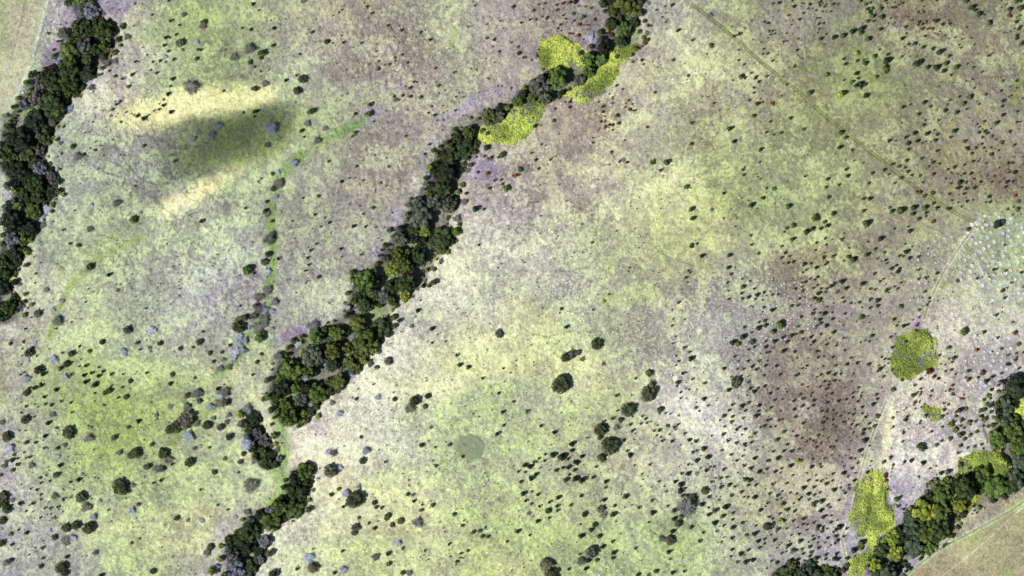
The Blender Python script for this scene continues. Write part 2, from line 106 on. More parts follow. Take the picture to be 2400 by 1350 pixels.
 d="108 192 12 205 293 11 298 340 13 10 124 10 113 404 5 528 378 6 422 420 18 420 467 14 235 495 8 290 498 18 347 513 22 492 509 14 190 523 8 232 537 11 155 549 10 178 550 6 445 547 13 460 556 14 396 524 10 90 571 15 127 579 16 47 614 10 94 618 9 200 588 6 358 588 11 394 586 13 312 605 12 442 604 12 166 637 13 130 657 12 138 668 14 63 687 12 405 638 9 447 667 18 492 676 20 378 674 16 572 656 11 592 580 10 660 687 14 658 729 10 810 470 9 833 500 16 785 397 13 850 327 12 830 284 12 848 229 7 736 79 12 840 79 6 709 243 12 655 258 8 740 188 8 917 226 8 940 244 9 950 272 9 977 263 5 907 279 8 1037 208 6 1080 204 7 1113 211 6 1038 325 12 1000 329 9 1017 361 8 1045 373 6 1105 354 6 1092 291 10 1022 290 6 1166 284 9 1144 305 11 1150 322 6 1172 222 7 1127 401 12 1058 400 10 1185 58 8 1187 99 7 1225 100 5 1160 15 7 1245 38 7 1300 38 5 1295 130 5 1293 167 10 1316 190 7 1378 153 9 1350 104 13 1213 348 10 1247 393 13 1292 402 12 1262 420 5 1183 429 5 1270 480 10 1298 468 8 1350 453 16 1378 512 17 1328 505 5 1300 538 16 1240 566 8 1265 566 6 1326 592 7 1193 628 10 1238 629 15 1365 607 12 1392 582 8 1422 580 8 1487 600 11 1510 653 9 1463 662 10 1432 660 6 1403 687 11 1148 687 13 1190 704 18 1187 752 18 1213 733 11 1198 786 12 1233 780 12 1035 684 9 915 632 7 970 566 9 863 572 7 955 648 4 985 818 11 1095 858 9 1140 888 16 1140 946 16 1196 930 18 990 906 15 895 868 11 962 972 8 1087 755 6 1129 1036 15 1101 1180 15 867 1153 10 798 790 17 648 814 13 713 917 17 487 786 12 327 798 14 267 829 12 183 777 11 80 771 15 100 820 11 137 841 9 197 858 11 318 858 12 322 890 11 413 850 11 263 941 9 180 966 13 38 1036 14 125 1061 9 487 1066 16 557 1026 15 638 1143 15 716 1185 14 520 1298 13 478 1195 8 709 1223 12 1130 1325 13 1213 1315 10 540 1240 16 400 1300 10 1525 42 14 1675 31 12 1704 52 13 1727 29 9 1778 15 11 1787 190 5 1652 80 6 1602 205 4 1550 144 11 1617 152 14 1662 132 12 1738 150 13 1714 225 14 1639 188 9 1690 160 5 1732 190 9 1488 225 13 1525 185 10 1549 229 10 1625 240 9 1463 253 8 1543 266 12 1493 299 7 1602 300 9 1578 318 11 1640 315 9 1772 295 12 1748 303 8 1707 344 12 1794 255 9 1487 352 12 1404 363 7 1520 397 12 1578 413 12 1617 355 6 1683 409 12 1635 422 11 1644 437 7 1632 463 6 1688 373 5 1666 374 5 1765 441 6 1720 465 6 1540 495 9 1705 520 13 1632 573 12 1677 591 13 1793 540 9 1737 616 14 1790 597 9 1763 627 6 1587 622 6 1580 537 9 1620 505 8 1550 537 4 1475 465 8 1640 670 14 1672 677 13 1713 709 10 1658 711 10 1528 708 14 1570 720 9 1465 724 12 1470 700 5 1403 750 5 1385 792 12 1337 844 15 1383 868 8 1427 889 15 1384 918 13 1480 930 14 1552 905 10 1502 863 18 1612 758 12 1541 785 11 1632 793 7 1660 793 8 1705 795 14 1745 886 13 1673 845 6 1780 737 5 1552 952 10 1622 974 12 1714 995 8 1552 1008 14 1487 994 9 1427 975 17 1440 1034 9 1346 1043 10 1320 1103 12 1472 1109 7 1489 1078 6 1547 1081 12 1599 1050 5 1704 1052 16 1775 1088 10 1730 1104 13 1740 1150 10 1660 1166 12 1608 1193 14 1540 1210 9 1547 1163 12 1584 1250 10 1643 1250 16 1693 1237 14 1775 1122 7 1795 835 8 1455 815 7 1640 905 4 1780 860 5 1790 1295 7",
 g="627 520 26 1040 180 22 615 1068 18 710 1106 13 721 855 13 597 1238 13 1014 1315 15 963 1340 13 1260 1006 15 140 756 9 980 10 22 1648 1060 13 1112 1230 8 62 1176 6 770 410 4 1100 295 10 482 986 8 885 1340 14 1650 317 5",
 o="340 10 70 955 70 62 622 320 50 685 435 64 815 182 60 245 1268 52 272 1335 52 555 1182 46 625 880 32 1262 810 38 1110 1098 40 615 378 18 1355 750 32 1790 1000 32 1570 0 36 762 253 20 510 916 22 582 990 20 1165 982 30 252 892 22",
 G="640 925 22 485 1245 28 1050 1088 20 1220 870 62 118 910 14 730 308 18 1300 630 14 1100 298 10",
 s="660 290 10 1410 730 16 1222 880 34",
 r="")),
(1800, 900, 6, dict(
 d="132 70 20 252 65 10 25 132 22 335 137 9 95 222 16 202 217 15 302 223 8 362 238 20 290 293 10 32 336 22 482 308 24 560 38 14 640 234 24 632 300 20 565 345 16 835 260 20 740 340 12 755 378 18 897 135 16 990 238 22 1102 217 18 1190 188 16 1195 126 16 1260 247 15 1325 322 20 1137 270 10 1275 50 18 1522 150 20 1540 210 20 1480 285 26 848 15 20 822 70 20 735 38 14 815 165 13 918 367 15 1065 380 8 950 423 15 1012 455 16 918 503 17 782 465 14 827 487 16 803 520 8 765 545 20 1142 410 16 1200 424 20 1327 415 15 1375 462 22 1178 568 16 1240 580 20 1204 524 12 1052 535 14 1135 492 12 1085 538 8 1420 558 20 1495 592 24 1350 645 26 1420 628 18 1325 705 24 1370 787 34 1290 935 26 1430 868 14 382 463 18 150 507 16 202 498 12 15 505 20 28 603 16 105 592 15 490 550 20 220 670 24 350 665 14 400 730 22 472 762 16 122 782 28 270 847 18 634 795 14 703 720 20 770 640 13 895 636 9 770 727 7 848 752 11 812 770 7 685 882 18 433 913 18 330 942 24 222 940 20 68 947 20 740 940 10 873 884 15 920 882 13 905 918 7 960 795 15 893 995 12 790 1047 16 630 1057 15 142 1040 28 10 1078 18 270 1062 8 315 1145 26 187 1184 16 98 1230 24 174 1248 15 350 1280 14 540 1247 12 612 1163 26 742 1168 16 672 1280 13 910 1262 18 1060 1250 26 1065 1158 15 1178 1184 20 1160 1042 16 1225 1047 14 1085 1010 9 1140 922 10 1262 1110 16 1225 1252 15 1395 1240 22 1122 1303 16 1455 1085 12 820 1330 10 928 1108 8 1435 1150 10 1735 905 8 1220 1345 14 580 1345 14 1345 505 8 1255 107 8 1325 120 10 688 118 6 628 428 7 70 45 8 855 818 7 1145 750 8 1240 750 6 1300 1000 6 858 1285 6",
 g="362 358 24 1545 450 34 1630 1095 28 1758 1140 22 730 1130 18 665 825 14 1765 75 34 740 375 6 1765 600 16 1455 1085 12",
 r="260 112 14 465 12 16 584 780 18 532 808 16 815 390 18 905 572 13 945 605 15 1645 1290 30 1718 1035 22 1745 1190 13 735 832 16 965 210 4 1215 355 13 1083 55 13 515 870 9 1190 685 15 958 658 10 1735 240 5",
 o="485 205 24 520 200 18 612 130 20 178 378 20 845 350 20 1755 475 22 600 170 20 1305 165 18 1308 185 18",
 y="425 1090 38",
 G="440 155 24")),
(1800, 1125, 6, dict(
 d="68 55 24 258 45 18 498 108 28 645 96 22 20 192 22 197 155 14 312 177 16 398 190 14 135 216 22 183 260 13 120 281 15 565 192 26 650 210 20 728 177 18 440 267 24 468 238 12 572 272 17 208 335 25 362 325 16 754 296 30 643 330 34 655 367 14 840 350 22 866 385 18 740 428 28 370 436 22 270 412 28 230 410 12 166 471 18 18 518 16 60 542 15 72 597 18 75 625 18 45 668 24 8 640 20 232 574 20 352 576 18 500 542 24 777 517 26 892 500 14 640 600 18 688 578 8 552 627 18 487 625 20 706 658 28 775 657 15 770 686 15 830 684 14 885 594 20 970 568 12 1015 655 36 962 690 24 925 725 20 1108 682 18 752 722 24 414 668 14 540 703 15 436 757 17 327 775 13 262 683 14 140 686 24 118 724 15 42 770 14 85 845 24 452 857 30 640 832 20 714 805 15 628 787 16 838 813 20 950 790 24 1068 794 16 972 852 26 945 885 18 700 878 13 802 880 14 565 872 12 284 917 26 300 864 12 190 882 8 258 960 12 255 1002 12 586 940 24 715 951 20 478 972 20 608 1015 24 492 1033 18 192 1030 20 590 1070 20 810 1050 24 962 1036 24 678 1102 34 810 1108 20 932 1104 26 978 1116 26 600 1118 18 1115 1100 26 45 1138 18 420 1118 24 512 1130 14 1216 985 40 1300 890 44 1082 180 20 1063 150 12 1020 108 14 1140 70 18 928 138 28 820 50 24 750 10 20 905 8 16 685 5 16 560 5 16 1208 8 20 995 282 18 835 222 7 408 485 8 278 493 8 120 955 10 155 912 10 900 1240 24 1275 935 20 1380 112 13 360 68 8",
 g="1320 950 40 1790 258 20 1130 130 4 850 950 12 870 1128 10 250 275 8 1225 1070 14 1600 960 30",
 y="175 575 34",
 o="1135 125 28 1100 1205 46 120 1160 28 350 985 30 390 985 22",
 r="1650 10 24 1675 130 18 880 920 13",
 G="690 695 22 340 1000 36")),
(2100, 900, 6, dict(
 d="245 158 30 265 16 20 490 165 14 800 140 22 895 368 36 840 525 14 1120 525 20 910 712 36 95 808 17 218 1077 26 1010 893 17 880 968 22 725 420 14 645 460 26 675 272 20 955 155 12 640 1250 30 740 1235 36 1205 850 20 1375 860 26 425 435 24 385 610 9 160 458 20 120 1092 20 385 1105 28 1370 790 16 800 78 12 15 398 13 1585 40 30 1620 25 26 1430 95 10 1340 78 24 1505 90 14 950 395 8 680 320 7 475 1190 15 945 1255 18 1040 1175 24 1200 450 26",
 g="780 562 40 840 640 40 1040 530 34 990 345 28 1045 718 28 765 768 30 640 800 22 910 865 30 345 888 54 105 685 22 1145 665 28 1110 875 22 400 1110 20 960 615 20 655 600 18 700 100 14 1310 160 34 1240 220 24 1240 360 36 1280 280 30 1250 490 40 1235 585 24 1290 590 22 970 770 28 325 1302 18 570 1155 14 920 1130 40 1330 1030 20 570 1280 12 1195 370 30 850 450 24 930 500 30 1390 1140 20 1340 390 26 1330 200 20 145 340 14 275 345 14",
 r="345 68 17 335 152 15 260 258 24 330 250 15 110 372 12 340 525 18 498 668 18 728 292 20 910 205 18 950 208 14 500 98 20 745 88 22 130 510 26 910 590 18 1045 575 13 910 535 13 565 860 24 1230 910 14 790 20 22 305 115 14 835 400 20 815 158 12 1435 20 18 1300 610 14 1410 905 18 480 1190 13 330 560 13 670 365 24 1385 920 18 400 285 14 350 325 14 350 120 22 120 1095 15 530 1330 13 1215 455 16 835 450 16 800 510 12",
 o="1410 700 76 930 1125 10 1150 1240 4",
 y="1300 165 14")),
(2100, 1125, 6, dict(
 d="1108 368 22 1170 365 12 1108 432 14 1075 478 10 1245 395 9 1195 385 12 1140 460 14 870 688 16 800 700 14 682 780 28 785 785 34 740 740 14 665 815 24 155 1215 30 200 1245 28 145 1280 24 340 1110 26 370 1100 16 1680 155 18 110 410 18 30 370 24 145 355 10 60 240 24 110 465 10 85 405 9 1560 190 12",
 g="14 270 30 440 60 20 575 945 30 470 1020 40 360 1020 34 520 1010 24 440 90 20",
 r="1135 455 13 1250 370 0")),
]

def lin(c):
    c = np.asarray(c, float) / 255.0
    return np.where(c <= 0.04045, c / 12.92, ((c + 0.055) / 1.055) ** 2.4)

# ---------------------------------------------------------------- numeric helpers
def smooth(a, b, x):
    t = np.clip((x - a) / (b - a), 0, 1); return t * t * (3 - 2 * t)
def sample_lattice(L, u, v):
    n = L.shape[0]; ui = np.floor(u).astype(np.int64); vi = np.floor(v).astype(np.int64)
    fu = u - ui; fv = v - vi; fu = fu * fu * (3 - 2 * fu); fv = fv * fv * (3 - 2 * fv)
    a = L[vi % n, ui % n]; b = L[vi % n, (ui + 1) % n]; c = L[(vi + 1) % n, ui % n]; d = L[(vi + 1) % n, (ui + 1) % n]
    return (a * (1 - fu) + b * fu) * (1 - fv) + (c * (1 - fu) + d * fu) * fv
def fbm(x, y, wl, octs, seed, gain=0.5):
    r = np.random.default_rng(seed); out = 0.0; amp = 1.0; tot = 0.0
    for k in range(octs):
        L = r.random((256, 256)); a = 0.6 + k
        xr = x * math.cos(a) - y * math.sin(a); yr = x * math.sin(a) + y * math.cos(a)
        out = out + amp * sample_lattice(L, xr / wl + 31.7 * k + 900, yr / wl + 17.3 * k + 900)
        tot += amp; amp *= gain; wl *= 0.5
    return out / tot                      # 0..1, mean .5
def worley_edge(x, y, cell, seed):
    r = np.random.default_rng(seed); J = r.random((128, 128, 2))
    u = x / cell + 500; v = y / cell + 500; ui = np.floor(u).astype(np.int64); vi = np.floor(v).astype(np.int64)
    f1 = np.full(x.shape, 9.0); f2 = np.full(x.shape, 9.0)
    for dy in (-1, 0, 1):
        for dx in (-1, 0, 1):
            j = J[(vi + dy) % 128, (ui + dx) % 128]
            d = np.hypot(ui + dx + j[..., 0] - u, vi + dy + j[..., 1] - v)
            f2 = np.minimum(f2, np.maximum(f1, d)); f1 = np.minimum(f1, d)
    return f1, f2 - f1
def polydist(px, py, pts):
    d = np.full(px.shape, 1e9)
    for (x0, y0), (x1, y1) in zip(pts[:-1], pts[1:]):
        vx, vy = x1 - x0, y1 - y0; L2 = vx * vx + vy * vy
        t = np.clip(((px - x0) * vx + (py - y0) * vy) / L2, 0, 1)
        d = np.minimum(d, np.hypot(px - x0 - t * vx, py - y0 - t * vy))
    return d
def inpoly(px, py, poly):
    px = np.asarray(px, float); py = np.asarray(py, float); c = np.zeros(px.shape, bool)
    n = len(poly)
    for i in range(n):
        x0, y0 = poly[i]; x1, y1 = poly[(i + 1) % n]
        if y0 == y1: continue
        k = ((y0 > py) != (y1 > py)) & (px < (x1 - x0) * (py - y0) / (y1 - y0) + x0); c ^= k
    return c

# ---------------------------------------------------------------- survey of the gullies: (y, x0, x1) spans
GULLY = {
'left': [(-8,165,190),(8,168,200),(22,190,228),(45,188,250),(60,178,275),(85,165,280),(105,155,268),(130,143,255),(150,140,230),(165,100,225),(185,80,205),(200,82,200),(215,70,195),(230,55,165),(250,40,160),(265,30,155),(285,18,145),(305,12,128),(330,10,112),(350,8,108),(370,5,105),(395,5,118),(410,25,122),(435,35,130),(455,40,132),(480,30,110),(500,22,105),(530,20,100),(545,22,95),(570,10,55),(600,2,55),(625,0,45),(645,-8,30),(675,-8,25),(695,-8,45),(715,-8,55),(740,-8,50),(755,-8,25)],
'centre': [(-8,1428,1492),(15,1430,1490),(35,1440,1480),(55,1430,1500),(75,1425,1505),(95,1410,1495),(115,1395,1480),(135,1375,1455),(150,1360,1420),(162,1290,1400),(178,1275,1392),(192,1250,1380),(205,1238,1345),(220,1212,1330),(235,1212,1285),(248,1175,1240),(258,1150,1205),(270,1125,1180),(285,1120,1165),(300,1090,1135),(315,1068,1130),(330,1045,1118),(350,1035,1108),(368,1025,1080),(385,1020,1092),(405,1022,1090),(425,1015,1080),(445,1000,1080),(465,985,1075),(485,970,1078),(500,968,1060),(520,955,1050),(540,932,1070),(560,928,1068),(580,912,1050),(600,895,1030),(620,892,1020),(640,842,1005),(660,838,1000),(680,832,975),(700,822,940),(720,818,920),(740,808,918),(760,782,905),(778,745,905),(795,700,885),(815,685,880),(835,668,862),(855,655,850),(875,648,835),(895,640,800),(915,636,780),(935,640,755),(955,648,735),(975,655,728),(990,662,700)],
'lower': [(968,582,600),(985,580,620),(1010,582,622),(1035,588,635),(1055,595,645),(1075,605,648),(1092,618,640)],
'lowerright': [(1090,695,720),(1110,688,722),(1130,682,728),(1150,678,722),(1170,665,715),(1190,640,712),(1205,590,685),(1225,582,645),(1240,575,600),(1255,550,590),(1270,540,625),(1290,532,622),(1310,535,612),(1330,545,600),(1352,535,590)],
'right': [(895,2395,2410),(915,2360,2410),(930,2345,2410),(950,2340,2410),(970,2340,2410),(990,2350,2410),(1010,2330,2410),(1030,2325,2410),(1045,2330,2410),(1060,2350,2410),(1080,2360,2410),(1100,2370,2410),(1115,2360,2410),(1130,2355,2390)],
'lowestright': [(1096,2290,2320),(1112,2270,2330),(1125,2210,2275),(1135,2195,2400),(1150,2190,2365),(1165,2165,2330),(1180,2160,2300),(1195,2140,2270),(1210,2125,2250),(1225,2120,2240),(1240,2110,2230),(1255,2075,2215),(1270,2065,2195),(1285,2060,2190),(1300,2045,2150),(1315,2035,2125),(1335,2045,2110),(1352,2040,2100)],
'bottom': [(1322,1842,1868),(1330,1838,1960),(1342,1825,1965),(1355,1820,1965)],
}
THICKETS = [
 ('lime green heart-shaped thicket left of the upper centre gully', [(1262,152),(1260,128),(1273,112),(1270,92),(1290,83),(1320,82),(1340,95),(1358,108),(1372,122),(1368,138),(1378,150),(1366,160),(1340,158),(1300,163),(1275,160)], 0.85),
 ('long lime green thicket on the right bank of the centre gully', [(1497,95),(1485,118),(1456,148),(1440,190),(1412,208),(1405,225),(1370,246),(1355,242),(1343,231),(1315,226),(1335,214),(1365,200),(1388,170),(1418,150),(1432,118),(1460,108)], 0.9),
 ('lime green thicket with a purple-flecked edge at the narrow gully waist', [(1278,244),(1272,272),(1245,310),(1210,332),(1185,340),(1150,336),(1125,332),(1118,318),(1110,312),(1135,288),(1160,290),(1195,262),(1215,244),(1240,236)], 0.75),
 ('round lime green thicket below the rutted ground at right', [(2105,788),(2125,784),(2148,772),(2172,775),(2188,790),(2188,818),(2200,836),(2194,862),(2165,868),(2140,890),(2118,892),(2092,868),(2086,842),(2096,818)], 0.6),
 ('tall left half of the double lime thicket, with grey gaps', [(2030,1112),(2043,1105),(2046,1150),(2042,1185),(2034,1220),(2033,1245),(2020,1258),(1998,1235),(1989,1212),(1998,1185),(2003,1155),(2012,1130)], 0.55),
 ('brightest lime yellow thicket, right half of the double clump', [(2046,1102),(2062,1105),(2074,1135),(2082,1180),(2098,1198),(2099,1215),(2090,1236),(2062,1252),(2052,1290),(2046,1300),(2030,1290),(2034,1240),(2036,1215),(2045,1185),(2048,1150)], 1.0),
 ('ragged yellow-green thicket running down to the bottom edge', [(2046,1302),(2030,1292),(2010,1302),(1990,1308),(1988,1330),(1984,1353),(2022,1353),(2030,1330),(2042,1318)], 0.5),
 ('small two-lobed lime thicket on the lilac flat', [(2160,955),(2172,948),(2184,956),(2196,952),(2206,965),(2205,980),(2190,988),(2178,985),(2174,970),(2163,966)], 0.55),
 ('half-moon yellow-green thicket against the lower right wood', [(2246,1108),(2246,1085),(2262,1066),(2285,1056),(2310,1056),(2345,1068),(2372,1078),(2382,1100),(2350,1118),(2318,1118),(2326,1104),(2302,1095),(2280,1100),(2262,1118),(2250,1116)], 0.95),
 ('vivid lime thicket cut by the right edge among trees', [(2378,950),(2390,938),(2412,936),(2412,986),(2392,984),(2376,970)], 1.1),
 ('light lime sliver of thicket threading through the lower wood', [(2200,1182),(2212,1166),(2232,1160),(2250,1152),(2268,1138),(2278,1135),(2272,1148),(2250,1160),(2228,1168),(2216,1180)], 0.75),
 ('yellow thicket fringe beside the lilac bank, lower right', [(2248,1196),(2268,1185),(2272,1172),(2290,1162),(2305,1166),(2290,1178),(2278,1190),(2262,1203)], 0.6),
]
TRACKS = {
 'upper': ([(1596,-14),(1625,12),(1700,70),(1790,150),(1860,205),(1950,285),(2060,370),(2160,450),(2250,505),(2290,522)], 4.4, (158,162,108), (94,102,60)),
 'right': ([(2290,522),(2252,575),(2210,640),(2182,700),(2164,748)], 6.0, (150,148,115), (205,203,170)),
 'lowright': ([(2078,940),(2058,985),(2032,1055),(2012,1125),(1992,1215),(1972,1262),(1985,1320),(1992,1352)], 5.5, (150,145,120), (215,212,180)),
 'left': ([(113,-8),(95,58),(70,150),(40,220),(16,283),(5,340),(0,380)], 2.6, (120,118,100), (205,220,190)),
 'far': ([(2112,1360),(2150,1328),(2200,1288),(2267,1253),(2333,1218),(2370,1197),(2412,1168)], 6.5, (125,160,105), (205,210,160)),
}
THIN = [([(2200,1356),(2262,1310),(2312,1268),(2360,1222),(2410,1180)], 1.4, (215,205,185), 0.75),
 ([(75,-8),(62,50),(35,150),(22,215)], 2.2, (185,190,140), 0.5), ([(92,-8),(80,40),(58,110)], 2.0, (185,190,140), 0.5), ([(60,-8),(48,60),(25,140)], 1.6, (128,118,95), 0.45),
 ([(1862,155),(1895,160),(1920,170),(1938,182)], 2.4, (118,145,70), 0.7), ([(1985,62),(2010,68),(2030,80)], 1.6, (110,140,70), 0.6),
 ([(1215,760),(1245,782),(1280,790),(1330,778),(1395,775),(1420,795),(1455,818)], 1.3, (130,128,110), 0.6),
 ([(1470,530),(1520,570),(1560,600),(1620,622)], 1.2, (120,120,95), 0.55), ([(1600,415),(1630,412),(1680,390)], 1.0, (110,110,85), 0.5),
 ([(1350,150),(1350,150.5)], 1, (130,120,100), 0),
 ([(1535,200),(1535,199)], 1, (130,120,100), 0),
 ([(2150,520),(2100,545),(2060,600),(2040,640)], 1.2, (125,120,95), 0.45), ([(1700,60),(1690,110),(1660,135),(1670,160)], 1.2, (115,120,85), 0.4),
 ([(100,610),(130,615),(150,630)], 1.4, (110,118,80), 0.6), ([(225,605),(250,600),(275,602),(320,635)], 1.2, (120,118,100), 0.5),
 ([(230,550),(285,565),(340,560),(380,600),(420,640)], 1.1, (120,118,105), 0.45), ([(400,520),(430,570),(470,600),(520,640)], 1.2, (115,118,100), 0.5),
 ([(245,270),(262,310),(275,350),(300,390),(330,420),(360,430)], 1.6, (112,116,100), 0.7), ([(200,365),(260,378),(300,400),(285,440),(330,470)], 1.4, (112,116,100), 0.6),
 ([(380,430),(410,420),(440,400),(400,380)], 1.2, (105,110,90), 0.5), ([(580,350),(560,330),(520,320),(470,340),(430,350)], 1.1, (95,112,70), 0.45),
 ([(400,1035),(425,1060),(450,1085)], 1.2, (180,190,120), 0.35), ([(2050,1130),(2044,1180),(2036,1230),(2036,1265)], 2.5, (60,70,30), 0.6),
 ([(650,925),(662,985),(668,1060),(672,1085)], 2.6, (120,125,95), 0.4), ([(655,1090),(668,1125),(672,1150)], 1.8, (85,95,60), 0.7),
 ([(2306,1005),(2312,1020),(2315,1038)], 2.6, (60,55,55), 0.8), ([(2355,908),(2385,900)], 3.0, (60,55,55), 0.6)]

# ---------------------------------------------------------------- the ground grid
ST = 0.5
GX = np.arange(-322, 322.01, ST); GY = np.arange(-190, 190.01, ST)
XX, YY = np.meshgrid(GX, GY); PX = XX / M + 1200; PY = 675 - YY / M
NX, NY = len(GX), len(GY)
def field(blobs):
    f = np.zeros(XX.shape); wob = fbm(XX, YY, 26, 3, 5) - 0.5
    for (x, y, rx, ry, rot, w) in blobs:
        a = math.radians(rot); dx = PX - x; dy = PY - y
        u = (dx * math.cos(a) + dy * math.sin(a)) / rx; v = (-dx * math.sin(a) + dy * math.cos(a)) / ry
        d = np.sqrt(u * u + v * v) + wob * 0.9
        f = np.maximum(f, w * smooth(1.25, 0.35, d)) if w > 0 else f + w * smooth(1.25, 0.35, d)
    return f
def blur(a, n):
    for _ in range(2):
        for ax in (0, 1):
            c = np.cumsum(np.pad(a, [(n + 1, n) if k == ax else (0, 0) for k in (0, 1)], mode='edge'), axis=ax)
            a = (np.take(c, range(2 * n + 1, c.shape[ax]), axis=ax) - np.take(c, range(0, c.shape[ax] - 2 * n - 1), axis=ax)) / (2 * n + 1)
    return a
def gmask():
    m = np.zeros(XX.shape)
    for sp in GULLY.values():
        ys = [s[0] for s in sp]; x0 = np.interp(PY, ys, [s[1] for s in sp]); x1 = np.interp(PY, ys, [s[2] for s in sp])
        m = np.maximum(m, ((PX > x0) & (PX < x1) & (PY >= ys[0]) & (PY <= ys[-1])).astype(float))
    return m
GM = gmask(); GMB = blur(GM, 7)
green = field([(480,55,190,70,-15,.75),(480,160,120,60,0,.6),(200,340,110,50,10,.45),(540,345,210,85,-25,1.1),(180,930,150,120,10,.95),(260,1010,130,90,0,.8),(430,930,160,70,0,.6),(740,340,90,16,-32,.85),(820,295,60,12,-30,.6),
 (2010,190,190,120,20,.6),(2150,170,160,90,0,.4),(1720,430,150,110,20,.45),(1790,500,80,50,0,.6),(636,500,13,130,2,.95),(640,620,10,60,0,1.0),(1060,120,12,80,0,.9),(1062,10,16,12,0,.7),(1020,200,50,18,-25,.6),
 (2385,200,10,90,12,.9),(2385,30,10,60,-10,.6),(1120,1240,160,90,0,.5),(1600,1260,110,60,10,.75),(1400,1250,90,50,0,.5),(890,870,90,40,0,.55),(1180,1100,90,40,0,.35),(1130,900,100,60,0,.4),(330,850,110,40,0,.5),
 (250,560,110,16,-25,.8),(175,660,60,12,-55,.75),(130,760,50,14,-60,.5),(660,1060,22,90,8,.95),(655,1160,22,60,20,.9),(500,960,70,16,-35,.8),(545,850,30,30,-50,.8),(1960,480,90,60,0,.35),(2000,700,60,40,0,.2),
 (2020,880,22,60,0,.5),(2065,1040,14,80,8,.75),(2320,640,30,120,28,.35),(2250,620,14,110,36,.85),(1600,520,120,60,0,.35),(200,90,30,40,0,.3),(20,250,35,45,10,.75),(5,900,9,70,0,.95),(1900,250,140,30,38,.55),(940,1290,200,60,0,.35),(300,1200,180,60,0,.45),(420,1190,120,60,0,.35),(1290,1190,90,50,0,.35)])
soil = field([(900,60,170,70,10,.7),(900,160,140,50,0,.75),(1100,90,110,80,0,.5),(880,360,110,120,10,.75),(790,470,160,120,20,.4),(690,50,110,60,0,.35),(350,370,120,130,30,.6),(420,490,130,60,30,.5),(520,650,150,110,20,.75),(420,800,140,60,0,.4),
 (1340,60,130,80,0,.75),(1230,30,90,60,0,.5),(1200,370,100,50,-20,.85),(1420,260,80,60,-35,.7),(1340,400,80,70,0,.6),(1360,490,80,40,20,.75),(1250,470,70,40,0,.6),(1870,50,140,60,0,.75),(2150,30,120,60,0,.9),(2210,80,80,60,0,.8),(2330,150,80,120,20,.7),(2290,330,140,90,0,.75),
 (2330,430,110,60,0,.9),(2120,450,120,60,0,.65),(1900,640,150,90,10,.75),(1990,600,100,50,0,.6),(1880,900,150,150,0,.9),(1930,1000,90,110,0,1.0),(1800,850,100,60,0,.6),(1650,690,80,50,0,.6),(1520,680,60,20,0,.5),(1830,490,60,30,30,.3),(1640,250,60,90,40,.45),
 (1530,230,60,60,20,.55),(760,640,140,110,0,.45),(960,330,100,90,0,.4),(1540,850,90,60,20,.55),(1700,800,130,80,0,.5),(1690,1130,90,80,0,.35),(1890,1200,70,50,0,.8),(1830,1230,60,40,0,.4),(2040,830,60,60,0,.3),(1300,220,60,60,0,.35),(300,1000,10,10,0,.1),
 (70,40,60,90,20,.55),(270,150,70,60,0,.55),(260,205,60,30,-15,.55),(1480,640,140,70,25,.4),(1300,580,200,100,25,.35),(2110,920,60,30,0,.3),(2050,60,200,60,0,.35),(1050,420,60,50,0,.6),(490,1200,30,25,0,.6),(1150,240,140,40,-25,.7)])
lilac = field([(520,660,150,130,20,.6),(160,30,38,60,10,1.2),(275,12,60,34,-10,1.1),(240,110,30,60,20,.5),(125,125,26,50,25,1.3),(330,380,110,110,30,.5),(870,265,60,26,-30,.9),(1085,255,130,26,-32,.95),(1010,350,30,60,10,.8),(1140,400,50,40,0,1.2),(1020,410,30,60,10,.6),
 (925,530,26,60,10,.9),(885,590,26,40,20,1.2),(870,640,40,20,0,.4),(690,785,55,26,-20,1.2),(650,740,40,40,0,.3),(2350,900,50,60,20,.9),(2310,880,60,60,0,.6),(2130,1200,55,60,0,.95),(2190,1020,90,110,0,.35),(2250,1275,210,22,-36,1.1),(2010,1315,50,40,0,.7),(1960,1270,60,50,0,.6),
 (20,1100,20,200,0,.8),(18,980,26,90,0,.5),(20,480,30,60,10,1.0),(40,930,16,100,5,.7),(600,1090,50,60,0,.7),(520,1270,50,90,25,.85),(560,1210,60,30,-30,.6),(130,1290,40,70,0,.6),(350,1110,60,30,-20,.55),(270,1165,50,20,-20,.5),(1680,1120,80,40,0,.35),(1530,110,30,60,0,.4),
 (1395,110,60,50,-20,.9),(2150,760,16,26,0,1.1),(70,570,30,60,20,.5),(60,650,30,70,10,.5),(1350,690,80,70,0,.3),(1700,730,180,90,0,.35),(2000,1120,40,120,0,.35),(1750,1290,150,60,0,.3),(1230,230,110,60,0,.3),(730,990,50,30,30,.7),(1280,160,60,110,0,.35),(420,1060,110,30,-25,.4)])
brown = field([(900,150,160,130,0,.8),(880,400,100,130,0,.5),(1420,260,120,80,-30,.9),(1340,60,140,80,0,.6),(2150,50,200,90,0,1.),(1930,950,160,220,0,1.),(1900,620,170,90,0,.9),(2330,420,140,80,0,1.),(1360,490,90,50,20,.8),(1250,420,120,60,0,.7),(2320,120,100,110,0,.6),(1890,1210,70,50,0,1.),(260,200,80,30,0,.7),(1640,250,80,120,0,.7),(1650,690,90,60,0,.7),(100,740,26,70,25,.7),(1380,360,130,80,0,.5),(2120,900,60,30,0,.5),(490,1200,35,30,0,.9)])
